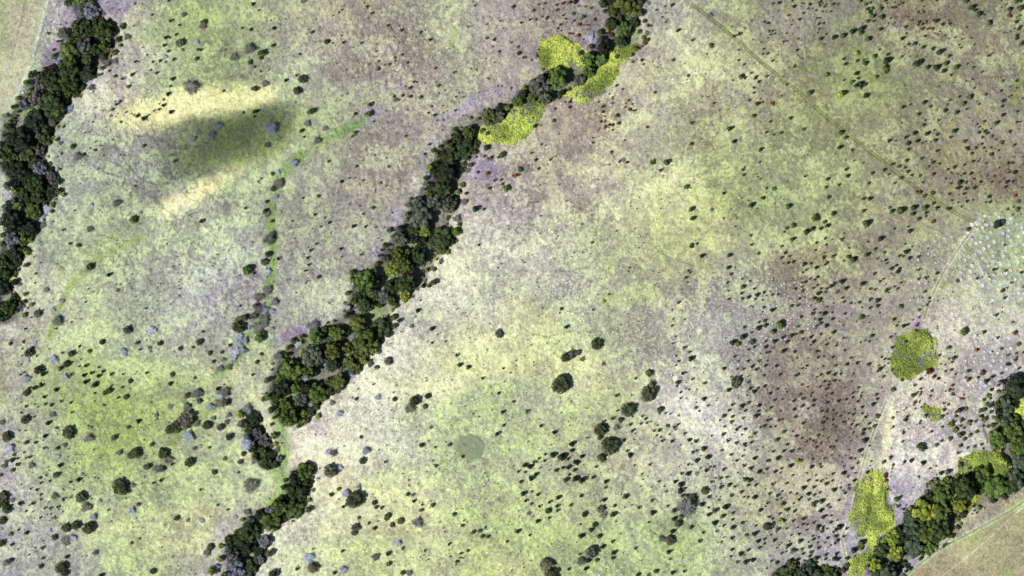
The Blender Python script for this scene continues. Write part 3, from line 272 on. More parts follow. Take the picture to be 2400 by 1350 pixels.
pale = field([(1160,560,70,80,30,.9),(1030,660,130,60,-35,.9),(1090,760,150,90,-20,.6),(940,850,140,60,-30,.7),(830,960,130,60,-30,.85),(740,1045,60,50,0,1.),(690,1230,100,60,-20,.8),(880,1060,120,70,0,.5),(1620,950,60,40,10,1.),(1690,1010,60,50,10,.9),(1660,980,90,60,20,.6),(1580,940,60,30,0,.5),
 (2130,950,60,50,0,.7),(2110,1050,40,60,0,.9),(2170,1070,60,50,0,.7),(300,170,90,50,-30,.5),(230,190,40,60,20,.7),(205,250,40,40,0,.4),(600,1340,60,60,0,.6),(2190,900,90,40,0,.6),(2230,780,60,60,0,.4),(1010,560,10,10,0,.2),(420,470,60,50,-30,.7),(1260,640,130,100,0,.3),(1010,900,60,60,0,.5),(1250,930,60,40,0,.3),(700,900,40,60,0,.3),
 (800,1200,140,60,0,.3),(990,430,40,30,0,.5),(25,740,26,60,0,.5),(1350,640,60,60,0,.3),(1500,430,160,90,0,.2),(1650,1080,160,60,0,.25)])
yellow = field([(330,262,90,44,-10,.85),(450,240,160,46,-6,1.1),(545,232,110,30,-10,1.),(390,272,90,36,-10,1.1),(470,448,110,30,-28,.9),(400,482,46,34,-20,1.),(1120,830,170,90,0,.45),(1000,900,130,60,0,.3),(1230,760,90,90,0,.4),(1350,880,120,60,0,.35),(1080,620,70,60,0,.3),(1200,1330,60,30,0,.4),(880,1180,220,110,0,.25),(400,1240,200,80,0,.3),(2083,1010,10,80,8,.42),(750,1060,50,40,0,.4),(1590,520,160,120,0,.25),(1650,130,160,90,0,.2)])  # first blobs: bright glow round the cloud shadow, painted into the grass colour
tanf = smooth(-6, 6, 1235 + 0.72 * 0 - (PY * 0) + ((PX - 2250) * 0.715 + (PY - 1268) - 0) * 0.8 - 1235)          # lower right paddock, edge falls towards the lower left
tanf = smooth(-4, 4, (PX - 2250) * 0.655 + (PY - 1262) + 6 * (fbm(XX, YY, 20, 2, 9) - .5))
tanl = smooth(4, -4, (PX - np.interp(PY, [0, 58, 150, 220, 283, 400], [111, 95, 70, 40, 16, 0]))) * (PY < 283)
n1 = fbm(XX, YY, 38, 4, 11); n2 = fbm(XX + 6 * (n1 - .5) * 8, YY, 10, 4, 12, .6); n3 = fbm(XX, YY, 3.2, 3, 13); n4 = fbm(XX, YY, 1.3, 2, 14); n5 = rng.random(XX.shape)
nwarp = (fbm(XX, YY, 9, 3, 21) - .5) * 9; nwarp2 = (fbm(XX, YY, 9, 3, 22) - .5) * 9
def mix(a, b, w): return a + (b - a) * np.clip(w, 0, 1)[..., None]
def col(c): return np.ones(XX.shape + (1,)) * lin(c)
COVER = """50 50 170 175 135 150 50 165 155 170 300 50 185 180 160 450 50 165 185 110 600 50 185 195 135 750 50 180 175 145 900 50 170 163 140 1050 50 185 190 145 1200 50 180 168 150 1350 50 165 153 145 1550 50 192 190 162 1700 50 180 185 132 1850 50 158 152 126 2000 50 155 160 118 2150 50 148 138 110 2300 50 155 155 110 2400 50 150 150 110
50 180 175 185 150 250 180 215 205 185 400 180 180 195 130 550 180 175 190 120 700 180 185 190 155 850 180 180 178 155 950 180 163 150 142 1100 180 190 190 155 1200 180 185 173 155 1500 180 190 183 155 1650 180 190 195 145 1800 180 184 180 135 2000 180 158 165 103 2150 180 163 170 113 2300 180 162 158 120 2400 180 145 150 95
150 300 175 180 160 250 300 180 185 150 400 300 182 192 130 550 300 180 190 118 700 300 180 190 130 800 300 165 180 118 900 300 170 160 150 1000 300 175 168 145 1200 300 190 183 150 1350 300 185 168 146 1500 300 195 195 150 1700 300 185 190 125 1900 300 158 165 98 2050 300 163 165 108 2200 300 164 160 118 2350 300 163 155 128
150 420 180 190 160 300 420 165 175 148 450 450 210 217 160 600 420 195 210 150 700 420 185 190 155 850 420 164 154 141 980 420 185 180 155 1150 420 170 152 160 1250 420 190 180 155 1400 420 185 176 145 1550 420 190 195 133 1700 420 178 190 112 1850 420 178 190 122 2000 420 174 180 118 2150 420 158 153 115 2300 420 148 134 110
100 550 175 180 155 250 550 185 200 138 400 550 190 200 150 550 550 185 195 158 700 550 185 190 150 850 550 180 180 156 1150 550 220 215 190 1300 550 195 195 165 1450 550 185 195 138 1600 550 174 185 112 1750 550 180 185 128 1950 550 180 190 118 2100 550 163 160 120 2250 550 170 170 130 2350 550 172 190 128
80 680 200 200 168 200 680 195 205 145 350 680 190 195 168 500 680 185 185 182 700 680 190 190 167 1000 680 220 220 192 1150 680 205 210 170 1300 680 205 210 165 1450 680 190 195 140 1600 680 185 185 146 1750 680 175 180 147 1900 680 163 153 130 2050 680 168 163 135 2150 680 175 170 146 2300 680 192 195 158
60 800 205 200 180 150 800 190 200 140 300 800 185 200 140 450 800 190 195 160 600 800 180 190 140 950 800 220 220 192 1100 800 205 217 150 1250 800 205 215 155 1400 800 200 205 155 1550 800 190 190 157 1700 800 180 180 162 1850 800 164 154 136 2000 800 168 163 140 2250 800 205 195 167 2350 800 193 188 175
60 930 180 180 142 200 930 176 198 106 330 930 180 198 114 480 930 190 200 130 580 930 200 200 160 850 930 225 225 192 1000 930 205 217 145 1150 930 195 210 140 1300 930 195 205 140 1450 930 195 200 145 1600 930 225 220 197 1700 930 195 195 172 1850 930 164 154 142 1950 930 148 133 124 2050 930 175 175 140 2120 930 210 200 182 2250 930 200 193 172
20 1050 185 175 180 100 1050 175 195 120 250 1050 174 196 104 400 1050 190 205 130 550 1050 190 200 145 740 1050 242 226 196 900 1050 215 220 177 1050 1050 200 210 150 1200 1050 195 205 140 1350 1050 190 195 140 1500 1050 190 190 150 1650 1050 205 205 182 1800 1050 175 168 150 1930 1050 153 139 130 2020 1050 170 168 140 2120 1050 236 231 207 2200 1050 215 205 192
30 1180 185 175 180 120 1180 185 200 130 250 1180 190 205 137 400 1180 195 210 140 550 1180 195 205 147 750 1180 215 220 170 900 1180 205 215 147 1050 1180 200 210 145 1200 1180 190 200 130 1350 1180 190 195 136 1500 1180 195 200 150 1650 1180 195 195 167 1800 1180 170 168 128 1900 1180 163 149 130 1980 1180 190 180 167 2130 1180 195 184 196
50 1300 185 185 167 150 1300 180 180 162 300 1300 185 200 130 450 1300 195 205 140 520 1300 190 180 186 700 1300 215 220 165 850 1300 205 215 140 1000 1300 200 205 140 1150 1300 190 200 125 1300 1300 185 200 125 1450 1300 178 200 118 1600 1300 173 195 118 1750 1300 190 195 155 1900 1300 180 180 162 2000 1300 185 178 196 2300 1300 165 155 110"""
cv = np.array(list(map(float, COVER.split()))).reshape(-1, 5); cl_ = lin(cv[:, 2:])
cgx = XX[::8, ::8]; cgy = YY[::8, ::8]; wsum = np.zeros(cgx.shape); R = np.zeros(cgx.shape + (3,))
jx = cgx / M + 1200 + (fbm(cgx, cgy, 40, 3, 71) - .5) * 90; jy = 675 - cgy / M + (fbm(cgx, cgy, 40, 3, 72) - .5) * 90
for (x, y, *_), c in zip(cv, cl_):
    w = np.exp(-((jx - x) ** 2 + (jy - y) ** 2) / (2 * 62.0 ** 2)) + 1e-9; wsum += w; R += w[..., None] * c
R /= wsum[..., None]
ui = (XX - GX[0]) / ST / 8; vi = (YY - GY[0]) / ST / 8; u0 = np.minimum(ui.astype(int), R.shape[1] - 2); v0 = np.minimum(vi.astype(int), R.shape[0] - 2); fu = (ui - u0)[..., None]; fv = (vi - v0)[..., None]
REG = (R[v0, u0] * (1 - fu) + R[v0, u0 + 1] * fu) * (1 - fv) + (R[v0 + 1, u0] * (1 - fu) + R[v0 + 1, u0 + 1] * fu) * fv
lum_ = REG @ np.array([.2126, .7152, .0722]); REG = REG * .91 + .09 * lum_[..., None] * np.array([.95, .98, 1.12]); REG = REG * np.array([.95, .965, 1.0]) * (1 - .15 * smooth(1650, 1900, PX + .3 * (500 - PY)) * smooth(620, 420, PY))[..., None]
green += 0.25 * (n1 - .45)
q = .50 * n2 + .28 * n3 + .22 * n4
base = REG * (1 + (np.array([.13, .19, -.08]) * 1.0) * (smooth(.44, .60, q) - .5)[..., None])
q2 = .72 * n2 + .28 * n4
base = mix(base, REG * .4 + .6 * lin((212,217,174)), smooth(.50, .58, q2) * .42 * (1 - .6 * np.clip(green, 0, 1)) * smooth(.35, .6, fbm(XX, YY, 60, 2, 73)))
base = mix(base, col((144,164,80)), np.clip(green - .40, 0, 1) * .85 * (.5 + 1.2 * (n3 - .3)))
soilc = mix(col((168,164,152)), col((138,120,100)), brown * 1.0 + .5 * (n3 - .5))
soilc = mix(soilc, col((168,158,184)), lilac * .9)
soilc = mix(soilc, col((144,130,152)), smooth(.85, 1.25, lilac + .4 * (n3 - .5)))
sw = np.clip(.22 + .75 * soil + .6 * lilac, 0, 1.3) * (1 - .5 * np.clip(green, 0, 1))
base = mix(base, soilc, smooth(.55, .45, q2 - .10 * (sw - .5)) * np.clip(sw, 0, 1) * .66)
fl = smooth(.60, .74, fbm(XX, YY, 2.1, 2, 31)); base = mix(base, col((178,176,186)), fl * (.10 + .3 * np.clip(lilac + soil * .4, 0, 1)))
fl = smooth(.62, .74, fbm(XX, YY, 1.7, 2, 32)); base = mix(base, col((112,114,84)), fl * .34)
base = mix(base, col((232,228,212)), pale * (.52 + .8 * (n3 - .5) + .5 * (n4 - .5)))
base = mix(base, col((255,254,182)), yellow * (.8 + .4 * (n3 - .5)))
# lilac soil bare strips beside the woods
base = mix(base, mix(col((186,176,190)), col((150,134,158)), smooth(.9, 1.25, lilac) * .8 + .8 * (n3 - .5)), smooth(.7, 1.1, lilac + .5 * (n3 - .5)) * .8)
# branching stock trails
drain = polydist(PX + nwarp * 1.2, PY + nwarp2 * 1.2, [(850,282),(800,312),(755,335),(715,362),(682,385),(655,415),(640,460),(633,520),(640,590),(634,660),(622,720),(585,790),(548,838),(512,880)])
base = mix(base, col((132,164,88)), smooth(19, 5, drain) * (.72 + .9 * (n3 - .5)) * smooth(.25, .42, fbm(XX, YY, 12, 2, 47)))
drain = polydist(PX + nwarp, PY + nwarp2, [(652,925),(655,985),(668,1050),(650,1100),(668,1140),(640,1180),(622,1200)])
base = mix(base, col((150,184,104)), smooth(26, 8, drain) * (.7 + .9 * (n3 - .5)))
drain = polydist(PX + nwarp, PY + nwarp2, [(330,560),(270,580),(215,620),(165,668),(135,725),(115,790)]); base = mix(base, col((150,172,88)), smooth(15, 3, drain) * (.6 + .9 * (n3 - .5)))
drain = polydist(PX + nwarp, PY + nwarp2, [(540,905),(505,945),(470,975),(430,1000),(405,1040)]); base = mix(base, col((140,168,80)), smooth(16, 4, drain) * (.6 + .9 * (n3 - .5)))
f1, fe = worley_edge(XX + nwarp * 1.6, YY + nwarp2 * 1.6, 15, 41)
trail = field([(310,380,150,150,20,1.),(430,480,180,120,20,.9),(500,620,170,120,20,.7),(350,620,150,70,0,.6),(620,340,140,60,0,.5),(1250,560,250,170,30,.35),(1750,400,200,140,0,.25),(600,150,250,90,0,.4),(2000,560,250,120,0,.35),(450,800,170,60,0,.45),(300,1150,200,80,0,.2)])
base = mix(base, col((116,114,104)), smooth(.10, .03, fe) * trail * smooth(.3, .5, fbm(XX, YY, 14, 2, 42)) * .72)
f1b, feb = worley_edge(XX + nwarp2 * 1.3, YY + nwarp * 1.3, 8, 43)
base = mix(base, col((124,120,116)), smooth(.13, .03, feb) * np.clip(trail * 1.2 + .34, 0, 1) * smooth(.46, .58, fbm(XX, YY, 18, 2, 46)) * .7)
# paddocks
tan = mix(col((178,174,136)), col((158,166,112)), smooth(.45, .62, n2) * .7 + .6 * (n3 - .5)); tan = mix(tan, col((158,142,116)), smooth(.55, .75, n1) * .5)
base = mix(base, tan, tanf)
tl = mix(col((198,194,164)), col((168,176,126)), smooth(.4, .6, n1) + .6 * (n3 - .5)); base = mix(base, tl, tanl * .75)
base = mix(base, col((112,142,82)), tanl * smooth(250, 280, PY) * .7)
# leaf litter under the woods
base = mix(base, mix(col((128,122,118)), col((118,140,76)), smooth(.4, .6, n2)), smooth(.35, .8, GMB + .5 * (n3 - .5)) * .8)
trackmask = {}
for name, (pts, hw, cin, cout) in TRACKS.items():
    d = polydist(PX + (n3 - .5) * 2.5, PY + (n4 - .5) * 2.5, pts); trackmask[name] = d
    on = smooth(.35, .5, fbm(XX, YY, 9, 2, 44) + .12)
    rut = smooth(1.9, .6, np.abs(d - hw * .62)); strip = smooth(hw + 2.5, hw - .5, d)
    base = mix(base, col(cin), smooth(hw * .55, hw * .2, d) * (.55 + .2 * on)); base = mix(base, col(cout), rut * (.45 + .5 * on) * strip)
for pts, hw, c, w in THIN:
    if w: base = mix(base, col(c), smooth(hw + 1.6, hw * .3, polydist(PX + (n3 - .5) * 4, PY + (n4 - .5) * 4, pts)) * w * (.55 + .6 * n2))
n6 = fbm(XX, YY, 22, 3, 15); base *= (1 + .55 * (n4 - .5) + .30 * (n3 - .5) + .35 * (n2 - .5) + .45 * (n6 - .5) + .30 * (n5 - .5))[..., None]
lb = (base @ np.array([.2126, .7152, .0722]))[..., None]; base = lb + (base - lb) * .97
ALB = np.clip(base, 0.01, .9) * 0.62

H = -5.0 * smooth(.1, .9, GMB) + 2.2 * (fbm(XX, YY, 90, 3, 51) - .5)
rough = .7 + .5 * np.clip(soil, 0, 1) - .55 * np.clip(tanf + tanl, 0, 1)
H = H + rough * (.95 * (fbm(XX, YY, 2.4, 2, 52) - .5) + .46 * (rng.random(XX.shape) - .5))
for name, (pts, hw, cin, cout) in TRACKS.items():
    d = trackmask[name]; H = H - .16 * smooth(1.8, .5, np.abs(d - hw * .62)) * (d < hw + 2)
pond_c = (1103, 1050)
pd = np.hypot((PX - 1103) / 29.0, (PY - 1049) / 28.0)
hc = float(blur(H, 6)[int(round((W(1103, 1049)[1] - GY[0]) / ST)), int(round((W(1103, 1049)[0] - GX[0]) / ST))])
m_ = smooth(1.45, 1.1, pd); H = H * (1 - m_) + (hc - .5) * m_; ALB = ALB * (1 - .25 * smooth(1.3, 1.0, pd + .3 * (n3 - .5)))[..., None]
edge = np.minimum(np.minimum(XX - GX[0], GX[-1] - XX), np.minimum(YY - GY[0], GY[-1] - YY)); H = H * smooth(0, 6, edge)
def gz(x, y):
    i = int(round((x - GX[0]) / ST)); j = int(round((y - GY[0]) / ST))
    return float(H[min(max(j, 0), NY - 1), min(max(i, 0), NX - 1)])
def gzv(x, y):
    i = np.clip(np.round((x - GX[0]) / ST).astype(int), 0, NX - 1); j = np.clip(np.round((y - GY[0]) / ST).astype(int), 0, NY - 1)
    return H[j, i]
def galb(x, y):
    i = np.clip(np.round((x - GX[0]) / ST).astype(int), 0, NX - 1); j = np.clip(np.round((y - GY[0]) / ST).astype(int), 0, NY - 1)
    return ALB[j, i]

# ---------------------------------------------------------------- materials
def new_mat(name):
    m = bpy.data.materials.new(name); m.use_nodes = True; nt = m.node_tree; return m, nt, nt.nodes['Principled BSDF']
def ground_material(name):
    m, nt, b = new_mat(name); N = nt.nodes; Lk = nt.links
    at = N.new('ShaderNodeAttribute'); at.attribute_name = 'tint'
    tc = N.new('ShaderNodeTexCoord')
    no = N.new('ShaderNodeTexNoise'); no.inputs['Scale'].default_value = 1.1; no.inputs['Detail'].default_value = 5; no.inputs['Roughness'].default_value = .7
    Lk.new(tc.outputs['Object'], no.inputs['Vector'])
    mr = N.new('ShaderNodeMapRange'); mr.inputs['From Min'].default_value = .3; mr.inputs['From Max'].default_value = .7; mr.inputs['To Min'].default_value = .78; mr.inputs['To Max'].default_value = 1.2
    Lk.new(no.outputs[0], mr.inputs[0])
    mx = N.new('ShaderNodeMix'); mx.data_type = 'RGBA'; mx.blend_type = 'MULTIPLY'; mx.inputs[0].default_value = 1
    Lk.new(at.outputs['Color'], mx.inputs[6]); Lk.new(mr.outputs[0], mx.inputs[7])
    Lk.new(mx.outputs[2], b.inputs['Base Color'])
    bp = N.new('ShaderNodeBump'); bp.inputs['Strength'].default_value = .8; bp.inputs['Distance'].default_value = .35
    n2_ = N.new('ShaderNodeTexNoise'); n2_.inputs['Scale'].default_value = 2.2; n2_.inputs['Detail'].default_value = 4; Lk.new(tc.outputs['Object'], n2_.inputs['Vector'])
    Lk.new(n2_.outputs[0], bp.inputs['Height']); Lk.new(bp.outputs[0], b.inputs['Normal'])
    b.inputs['Roughness'].default_value = .95; b.inputs['Specular IOR Level'].default_value = .1
    return m
MG = ground_material('grassland'); MT = ground_material('trodden_track')
def leaf_material(name, var=.68, noise_scale=1.2):
    m, nt, b = new_mat(name); N = nt.nodes; Lk = nt.links
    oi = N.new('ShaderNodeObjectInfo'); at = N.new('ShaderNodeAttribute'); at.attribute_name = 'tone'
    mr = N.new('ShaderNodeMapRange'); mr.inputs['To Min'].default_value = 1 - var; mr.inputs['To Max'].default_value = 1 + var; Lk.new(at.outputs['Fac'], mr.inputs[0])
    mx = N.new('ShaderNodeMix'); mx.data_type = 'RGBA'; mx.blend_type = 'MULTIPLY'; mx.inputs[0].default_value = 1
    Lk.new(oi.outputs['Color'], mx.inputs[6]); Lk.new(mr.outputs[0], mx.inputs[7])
    tc = N.new('ShaderNodeTexCoord'); no = N.new('ShaderNodeTexNoise'); no.inputs['Scale'].default_value = noise_scale; Lk.new(tc.outputs['Object'], no.inputs['Vector'])
    hs = N.new('ShaderNodeHueSaturation'); m2 = N.new('ShaderNodeMapRange'); m2.inputs['To Min'].default_value = .46; m2.inputs['To Max'].default_value = .54
    Lk.new(no.outputs[0], m2.inputs[0]); Lk.new(m2.outputs[0], hs.inputs['Hue']); Lk.new(mx.outputs[2], hs.inputs['Color']); Lk.new(hs.outputs[0], b.inputs['Base Color'])
    b.inputs['Roughness'].default_value = .75; b.inputs['Specular IOR Level'].default_value = .15
    return m
ML = leaf_material('foliage'); MW = leaf_material('weathered_twigs', .35); MB_ = leaf_material('bark', .2)
def tint_leaf_material(name):
    m, nt, b = new_mat(name); at = nt.nodes.new('ShaderNodeAttribute'); at.attribute_name = 'tint'; nt.links.new(at.outputs['Color'], b.inputs['Base Color'])
    no = nt.nodes.new('ShaderNodeTexNoise'); no.inputs['Scale'].default_value = 3; bp = nt.nodes.new('ShaderNodeBump'); bp.inputs['Strength'].default_value = .2
    nt.links.new(no.outputs[0], bp.inputs['Height']); nt.links.new(bp.outputs[0], b.inputs['Normal'])
    b.inputs['Roughness'].default_value = .85; b.inputs['Specular IOR Level'].default_value = .1; return m
MTL = tint_leaf_material('grass_blades')

# ---------------------------------------------------------------- mesh helpers
def mesh_np(name, V, F, mat, tone=None, tint=None, smooth_=False):
    me = bpy.data.meshes.new(name); V = np.asarray(V, np.float32); F = np.asarray(F, np.int32); k = F.shape[1]
    me.vertices.add(len(V)); me.vertices.foreach_set('co', V.ravel())
    me.loops.add(F.size); me.loops.foreach_set('vertex_index', F.ravel())
    me.polygons.add(len(F)); me.polygons.foreach_set('loop_start', np.arange(0, F.size, k, dtype=np.int32))
    if smooth_: me.polygons.foreach_set('use_smooth', np.ones(len(F), bool))
    if tone is not None:
        a = me.attributes.new('tone', 'FLOAT', 'POINT'); a.data.foreach_set('value', np.asarray(tone, np.float32))
    if tint is not None:
        a = me.attributes.new('tint', 'FLOAT_COLOR', 'POINT'); t = np.ones((len(V), 4), np.float32); t[:, :3] = tint; a.data.foreach_set('color', t.ravel())
    me.materials.append(mat); me.update(calc_edges=True); return me
def put(name, me, loc=(0, 0, 0), parent=None, **props):
    o = bpy.data.objects.new(name, me); C.objects.link(o); o.location = loc
    if parent: o.parent = parent
    for k, v in props.items(): o[k] = v
    return o

# ground: one height field, its faces shared out between grass, paddock and tracks
owner = np.zeros((NY - 1, NX - 1), np.int8)
cxm = (XX[:-1, :-1] + ST / 2) / M + 1200; cym = 675 - (YY[:-1, :-1] + ST / 2) / M
tn = list(TRACKS)
for k, name in enumerate(tn): owner[polydist(cxm, cym, TRACKS[name][0]) < TRACKS[name][1] + 1] = k + 1
idx = np.arange(NX * NY).reshape(NY, NX)
quads = np.stack([idx[:-1, :-1], idx[:-1, 1:], idx[1:, 1:], idx[1:, :-1]], -1)
VG = np.stack([XX, YY, H], -1).reshape(-1, 3); TG = ALB.reshape(-1, 3)
def sub_mesh(name, F, mat, extraV=None, extraF=None):
    u, inv = np.unique(F, return_inverse=True); F2 = inv.reshape(-1, 4); V = VG[u]; T = TG[u]
    if extraV is not None:
        remap = np.full(NX * NY, -1); remap[u] = np.arange(len(u)); E = extraF.copy(); neg = E < 0
        E[~neg] = remap[E[~neg]]; E[neg] = len(u) + (-extraF[neg] - 1)
        V = np.vstack([V, extraV]); T = np.vstack([T, np.tile(TG.mean(0), (len(extraV), 1))]); F2 = np.vstack([F2, E])
    return mesh_np(name, V, F2, mat, tint=T, smooth_=True)
border = np.concatenate([idx[0, :-1], idx[:-1, -1], idx[-1, :0:-1], idx[:0:-1, 0]]); nb = len(border)
bx = VG[border]; s = 5000 / np.maximum(np.abs(bx[:, 0]) / 322, np.abs(bx[:, 1]) / 190) / 322
outer = np.stack([bx[:, 0] * s, bx[:, 1] * s, bx[:, 2] * 0], -1)
ii = np.arange(nb); jj = (ii + 1) % nb
ef = np.stack([border[ii], -(ii + 1), -(jj + 1), border[jj]], -1)
gm = owner == 0
bo = np.isin(border, quads[gm].ravel())
ef = ef[bo[ii] & bo[jj]]
put('ground', sub_mesh('ground', quads[gm], MG, outer, ef), kind='structure')
for k, name in enumerate(tn):
    f = quads[owner == k + 1]
    if len(f): put('wheel_track', sub_mesh('wheel_track', f, MT), kind='structure')

# pond
pm, nt, b = new_mat('murky_water'); b.inputs['Base Color'].default_value = (.135, .165, .095, 1); b.inputs['Roughness'].default_value = .35; b.inputs['Specular IOR Level'].default_value = .25
no = nt.nodes.new('ShaderNodeTexNoise'); no.inputs['Scale'].default_value = .35; no.inputs['Detail'].default_value = 4
cr = nt.nodes.new('ShaderNodeValToRGB'); cr.color_ramp.elements[0].position = .35; cr.color_ramp.elements[1].position = .65; cr.color_ramp.elements[0].color = (.185, .19, .125, 1); cr.color_ramp.elements[1].color = (.115, .165, .08, 1)
tcn = nt.nodes.new('ShaderNodeTexCoord'); nt.links.new(tcn.outputs['Object'], no.inputs['Vector'])
nt.links.new(no.outputs[0], cr.inputs[0]); nt.links.new(cr.outputs[0], b.inputs['Base Color'])
px_, py_ = W(1103, 1049); na = 48; V = [(0, 0, 0)]; F = []
zw = hc - .2
for k in range(na):
    a = 2 * math.pi * k / na; r = 1.06 + .04 * math.sin(5 * a) + .04 * math.sin(8 * a + 1) + random.uniform(-.03, .03)
    V.append((29 * M * r * math.cos(a), 28 * M * r * math.sin(a), 0))
F = [(0, 1 + k, 1 + (k + 1) % na) for k in range(na)]
put('pond_water', mesh_np('pond_water', V, F, pm), (px_, py_, zw), kind='structure')

# ---------------------------------------------------------------- plants
def quads_from(cen, nrm, size, r, aspect=1.0, axis=None):
    n = len(cen); nrm = nrm / np.maximum(np.linalg.norm(nrm, axis=1, keepdims=True), 1e-6)
    t = r.normal(size=(n, 3)) if axis is None else axis
    t = t - nrm * np.sum(t * nrm, 1, keepdims=True); t /= np.maximum(np.linalg.norm(t, axis=1, keepdims=True), 1e-6); b2 = np.cross(nrm, t)
    s = np.asarray(size).reshape(-1, 1) * .5; a = t * s * aspect; c = b2 * s
    V = np.stack([cen - a - c * .6, cen + a * .9 - c, cen + a + c * .5, cen - a * .8 + c], 1).reshape(-1, 3)
    F = np.arange(4 * n).reshape(n, 4); return V, F
def crown_arrays(R, Ht, z0, nclump, nleaf, leaf, seed, flat=.75):
    r = np.random.default_rng(seed); cen = []; nrm = []; tone = []
    lob = r.uniform(-.16, .16, 4); ph = r.uniform(0, 6.28, 4)
    cl = []
    for k in range(nclump):
        q = (k + .5) / nclump; rad = R * .78 * math.sqrt(q); a = k * 2.39996 + r.normal() * .35
        rad *= 1 + sum(lob[j] * math.sin((j + 2) * a + ph[j]) for j in range(4)) + r.normal() * .06
        h = z0 + (Ht - z0) * (.32 + .52 * math.sqrt(max(0, 1 - (rad / R) ** 2))) + r.normal() * .09 * Ht
        cl.append((rad * math.cos(a), rad * math.sin(a), h, R * ((.15 + .13 * r.random()) if nclump > 20 else (.34 + .18 * r.random())), r.random()))
    for (x, y, z, cr_, tn_) in cl:
        m = nleaf // nclump; d = r.normal(size=(m, 3)); d /= np.linalg.norm(d, axis=1, keepdims=True); d[:, 2] = np.where(d[:, 2] < -.35, -d[:, 2], d[:, 2])
        rr = cr_ * (.72 + .38 * r.random(m))
        cen.append(np.array([x, y, z]) + d * rr[:, None] * np.array([1, 1, flat])); nrm.append(d + r.normal(size=(m, 3)) * .32)
        tone.append(np.clip(tn_ * .75 + .25 * r.random(m), 0, 1))
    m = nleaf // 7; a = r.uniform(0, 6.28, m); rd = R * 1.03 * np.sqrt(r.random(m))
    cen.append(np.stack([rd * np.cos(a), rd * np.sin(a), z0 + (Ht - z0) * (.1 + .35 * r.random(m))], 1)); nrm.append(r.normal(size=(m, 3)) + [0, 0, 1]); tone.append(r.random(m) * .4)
    cen = np.vstack(cen); nrm = np.vstack(nrm); tone = np.concatenate(tone)
    V, F = quads_from(cen, nrm, leaf * (.7 + .7 * r.random(len(cen))), r); return V, F, np.repeat(tone, 4)
def tube_path(V, F, pts, rads, sides=6):
    b0 = len(V); up = Vector((0, 0, 1))
    for k, (p, rr) in enumerate(zip(pts, rads)):
        p = Vector(p); d = (Vector(pts[min(k + 1, len(pts) - 1)]) - Vector(pts[max(k - 1, 0)])).normalized()
        s1 = d.cross(Vector((1, .3, 0))).normalized(); s2 = d.cross(s1)
        for j in range(sides):
            a = 2 * math.pi * j / sides; V.append(tuple(p + (s1 * math.cos(a) + s2 * math.sin(a)) * rr))
    for k in range(len(pts) - 1):
        for j in range(sides):
            F.append((b0 + k * sides + j, b0 + k * sides + (j + 1) % sides, b0 + (k + 1) * sides + (j + 1) % sides, b0 + (k + 1) * sides + j))
def trunk_mesh(R, Ht, seed):
    r = random.Random(seed); V = []; F = []; top = Ht * .45
    tube_path(V, F, [(0, 0, -.4), (.02 * R, 0, top * .5), (0.05 * R, .03 * R, top), (0, 0, Ht * .75)], [R * .09, R * .06, R * .05, R * .015])
    for k in range(6):
        a = k * 1.05 + r.uniform(-.3, .3); q = r.uniform(.4, .62) * R
        tube_path(V, F, [(0, 0, top * r.uniform(.45, .9)), (q * .5 * math.cos(a), q * .5 * math.sin(a), top * 1.05), (q * math.cos(a), q * math.sin(a), Ht * .68)], [R * .04, R * .028, R * .01], 4)
    return mesh_np('trunk', V, F, MB_, tone=np.random.default_rng(seed).random(len(V)))
# prototypes at unit radius classes
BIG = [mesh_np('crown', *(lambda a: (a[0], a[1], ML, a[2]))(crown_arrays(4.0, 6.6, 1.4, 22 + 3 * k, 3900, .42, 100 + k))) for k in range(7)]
BIGT = [trunk_mesh(4.0, 6.0, k) for k in range(4)]
MED = [mesh_np('shrub', *(lambda a: (a[0], a[1], ML, a[2]))(crown_arrays(1.5, 2.3, .15, 7 + k, 520, .34, 200 + k, .9))) for k in range(6)]
def cone_arrays(seed, n=190, R=1.0, Ht=3.1, leaf=.46):
    r = np.random.default_rng(seed); q = r.random(n) ** .8; a = r.uniform(0, 6.28, n); e = 1 + .18 * np.sin(3 * a + seed)
    rad = R * e * np.sqrt(np.clip(1 - q ** 1.7, .02, 1)) * (.75 + .3 * r.random(n)); c = np.stack([rad * np.cos(a), rad * np.sin(a), Ht * (.06 + .92 * q)], 1)
    nr = np.stack([np.cos(a), np.sin(a), .5 + q], 1) + r.normal(size=(n, 3)) * .4
    V, F = quads_from(c, nr, leaf * (.7 + .6 * r.random(n)), r); return V, F, np.repeat(r.random(n), 4)
CONE = [mesh_np('shrub', *(lambda a: (a[0], a[1], ML, a[2]))(cone_arrays(300 + k))) for k in range(6)]
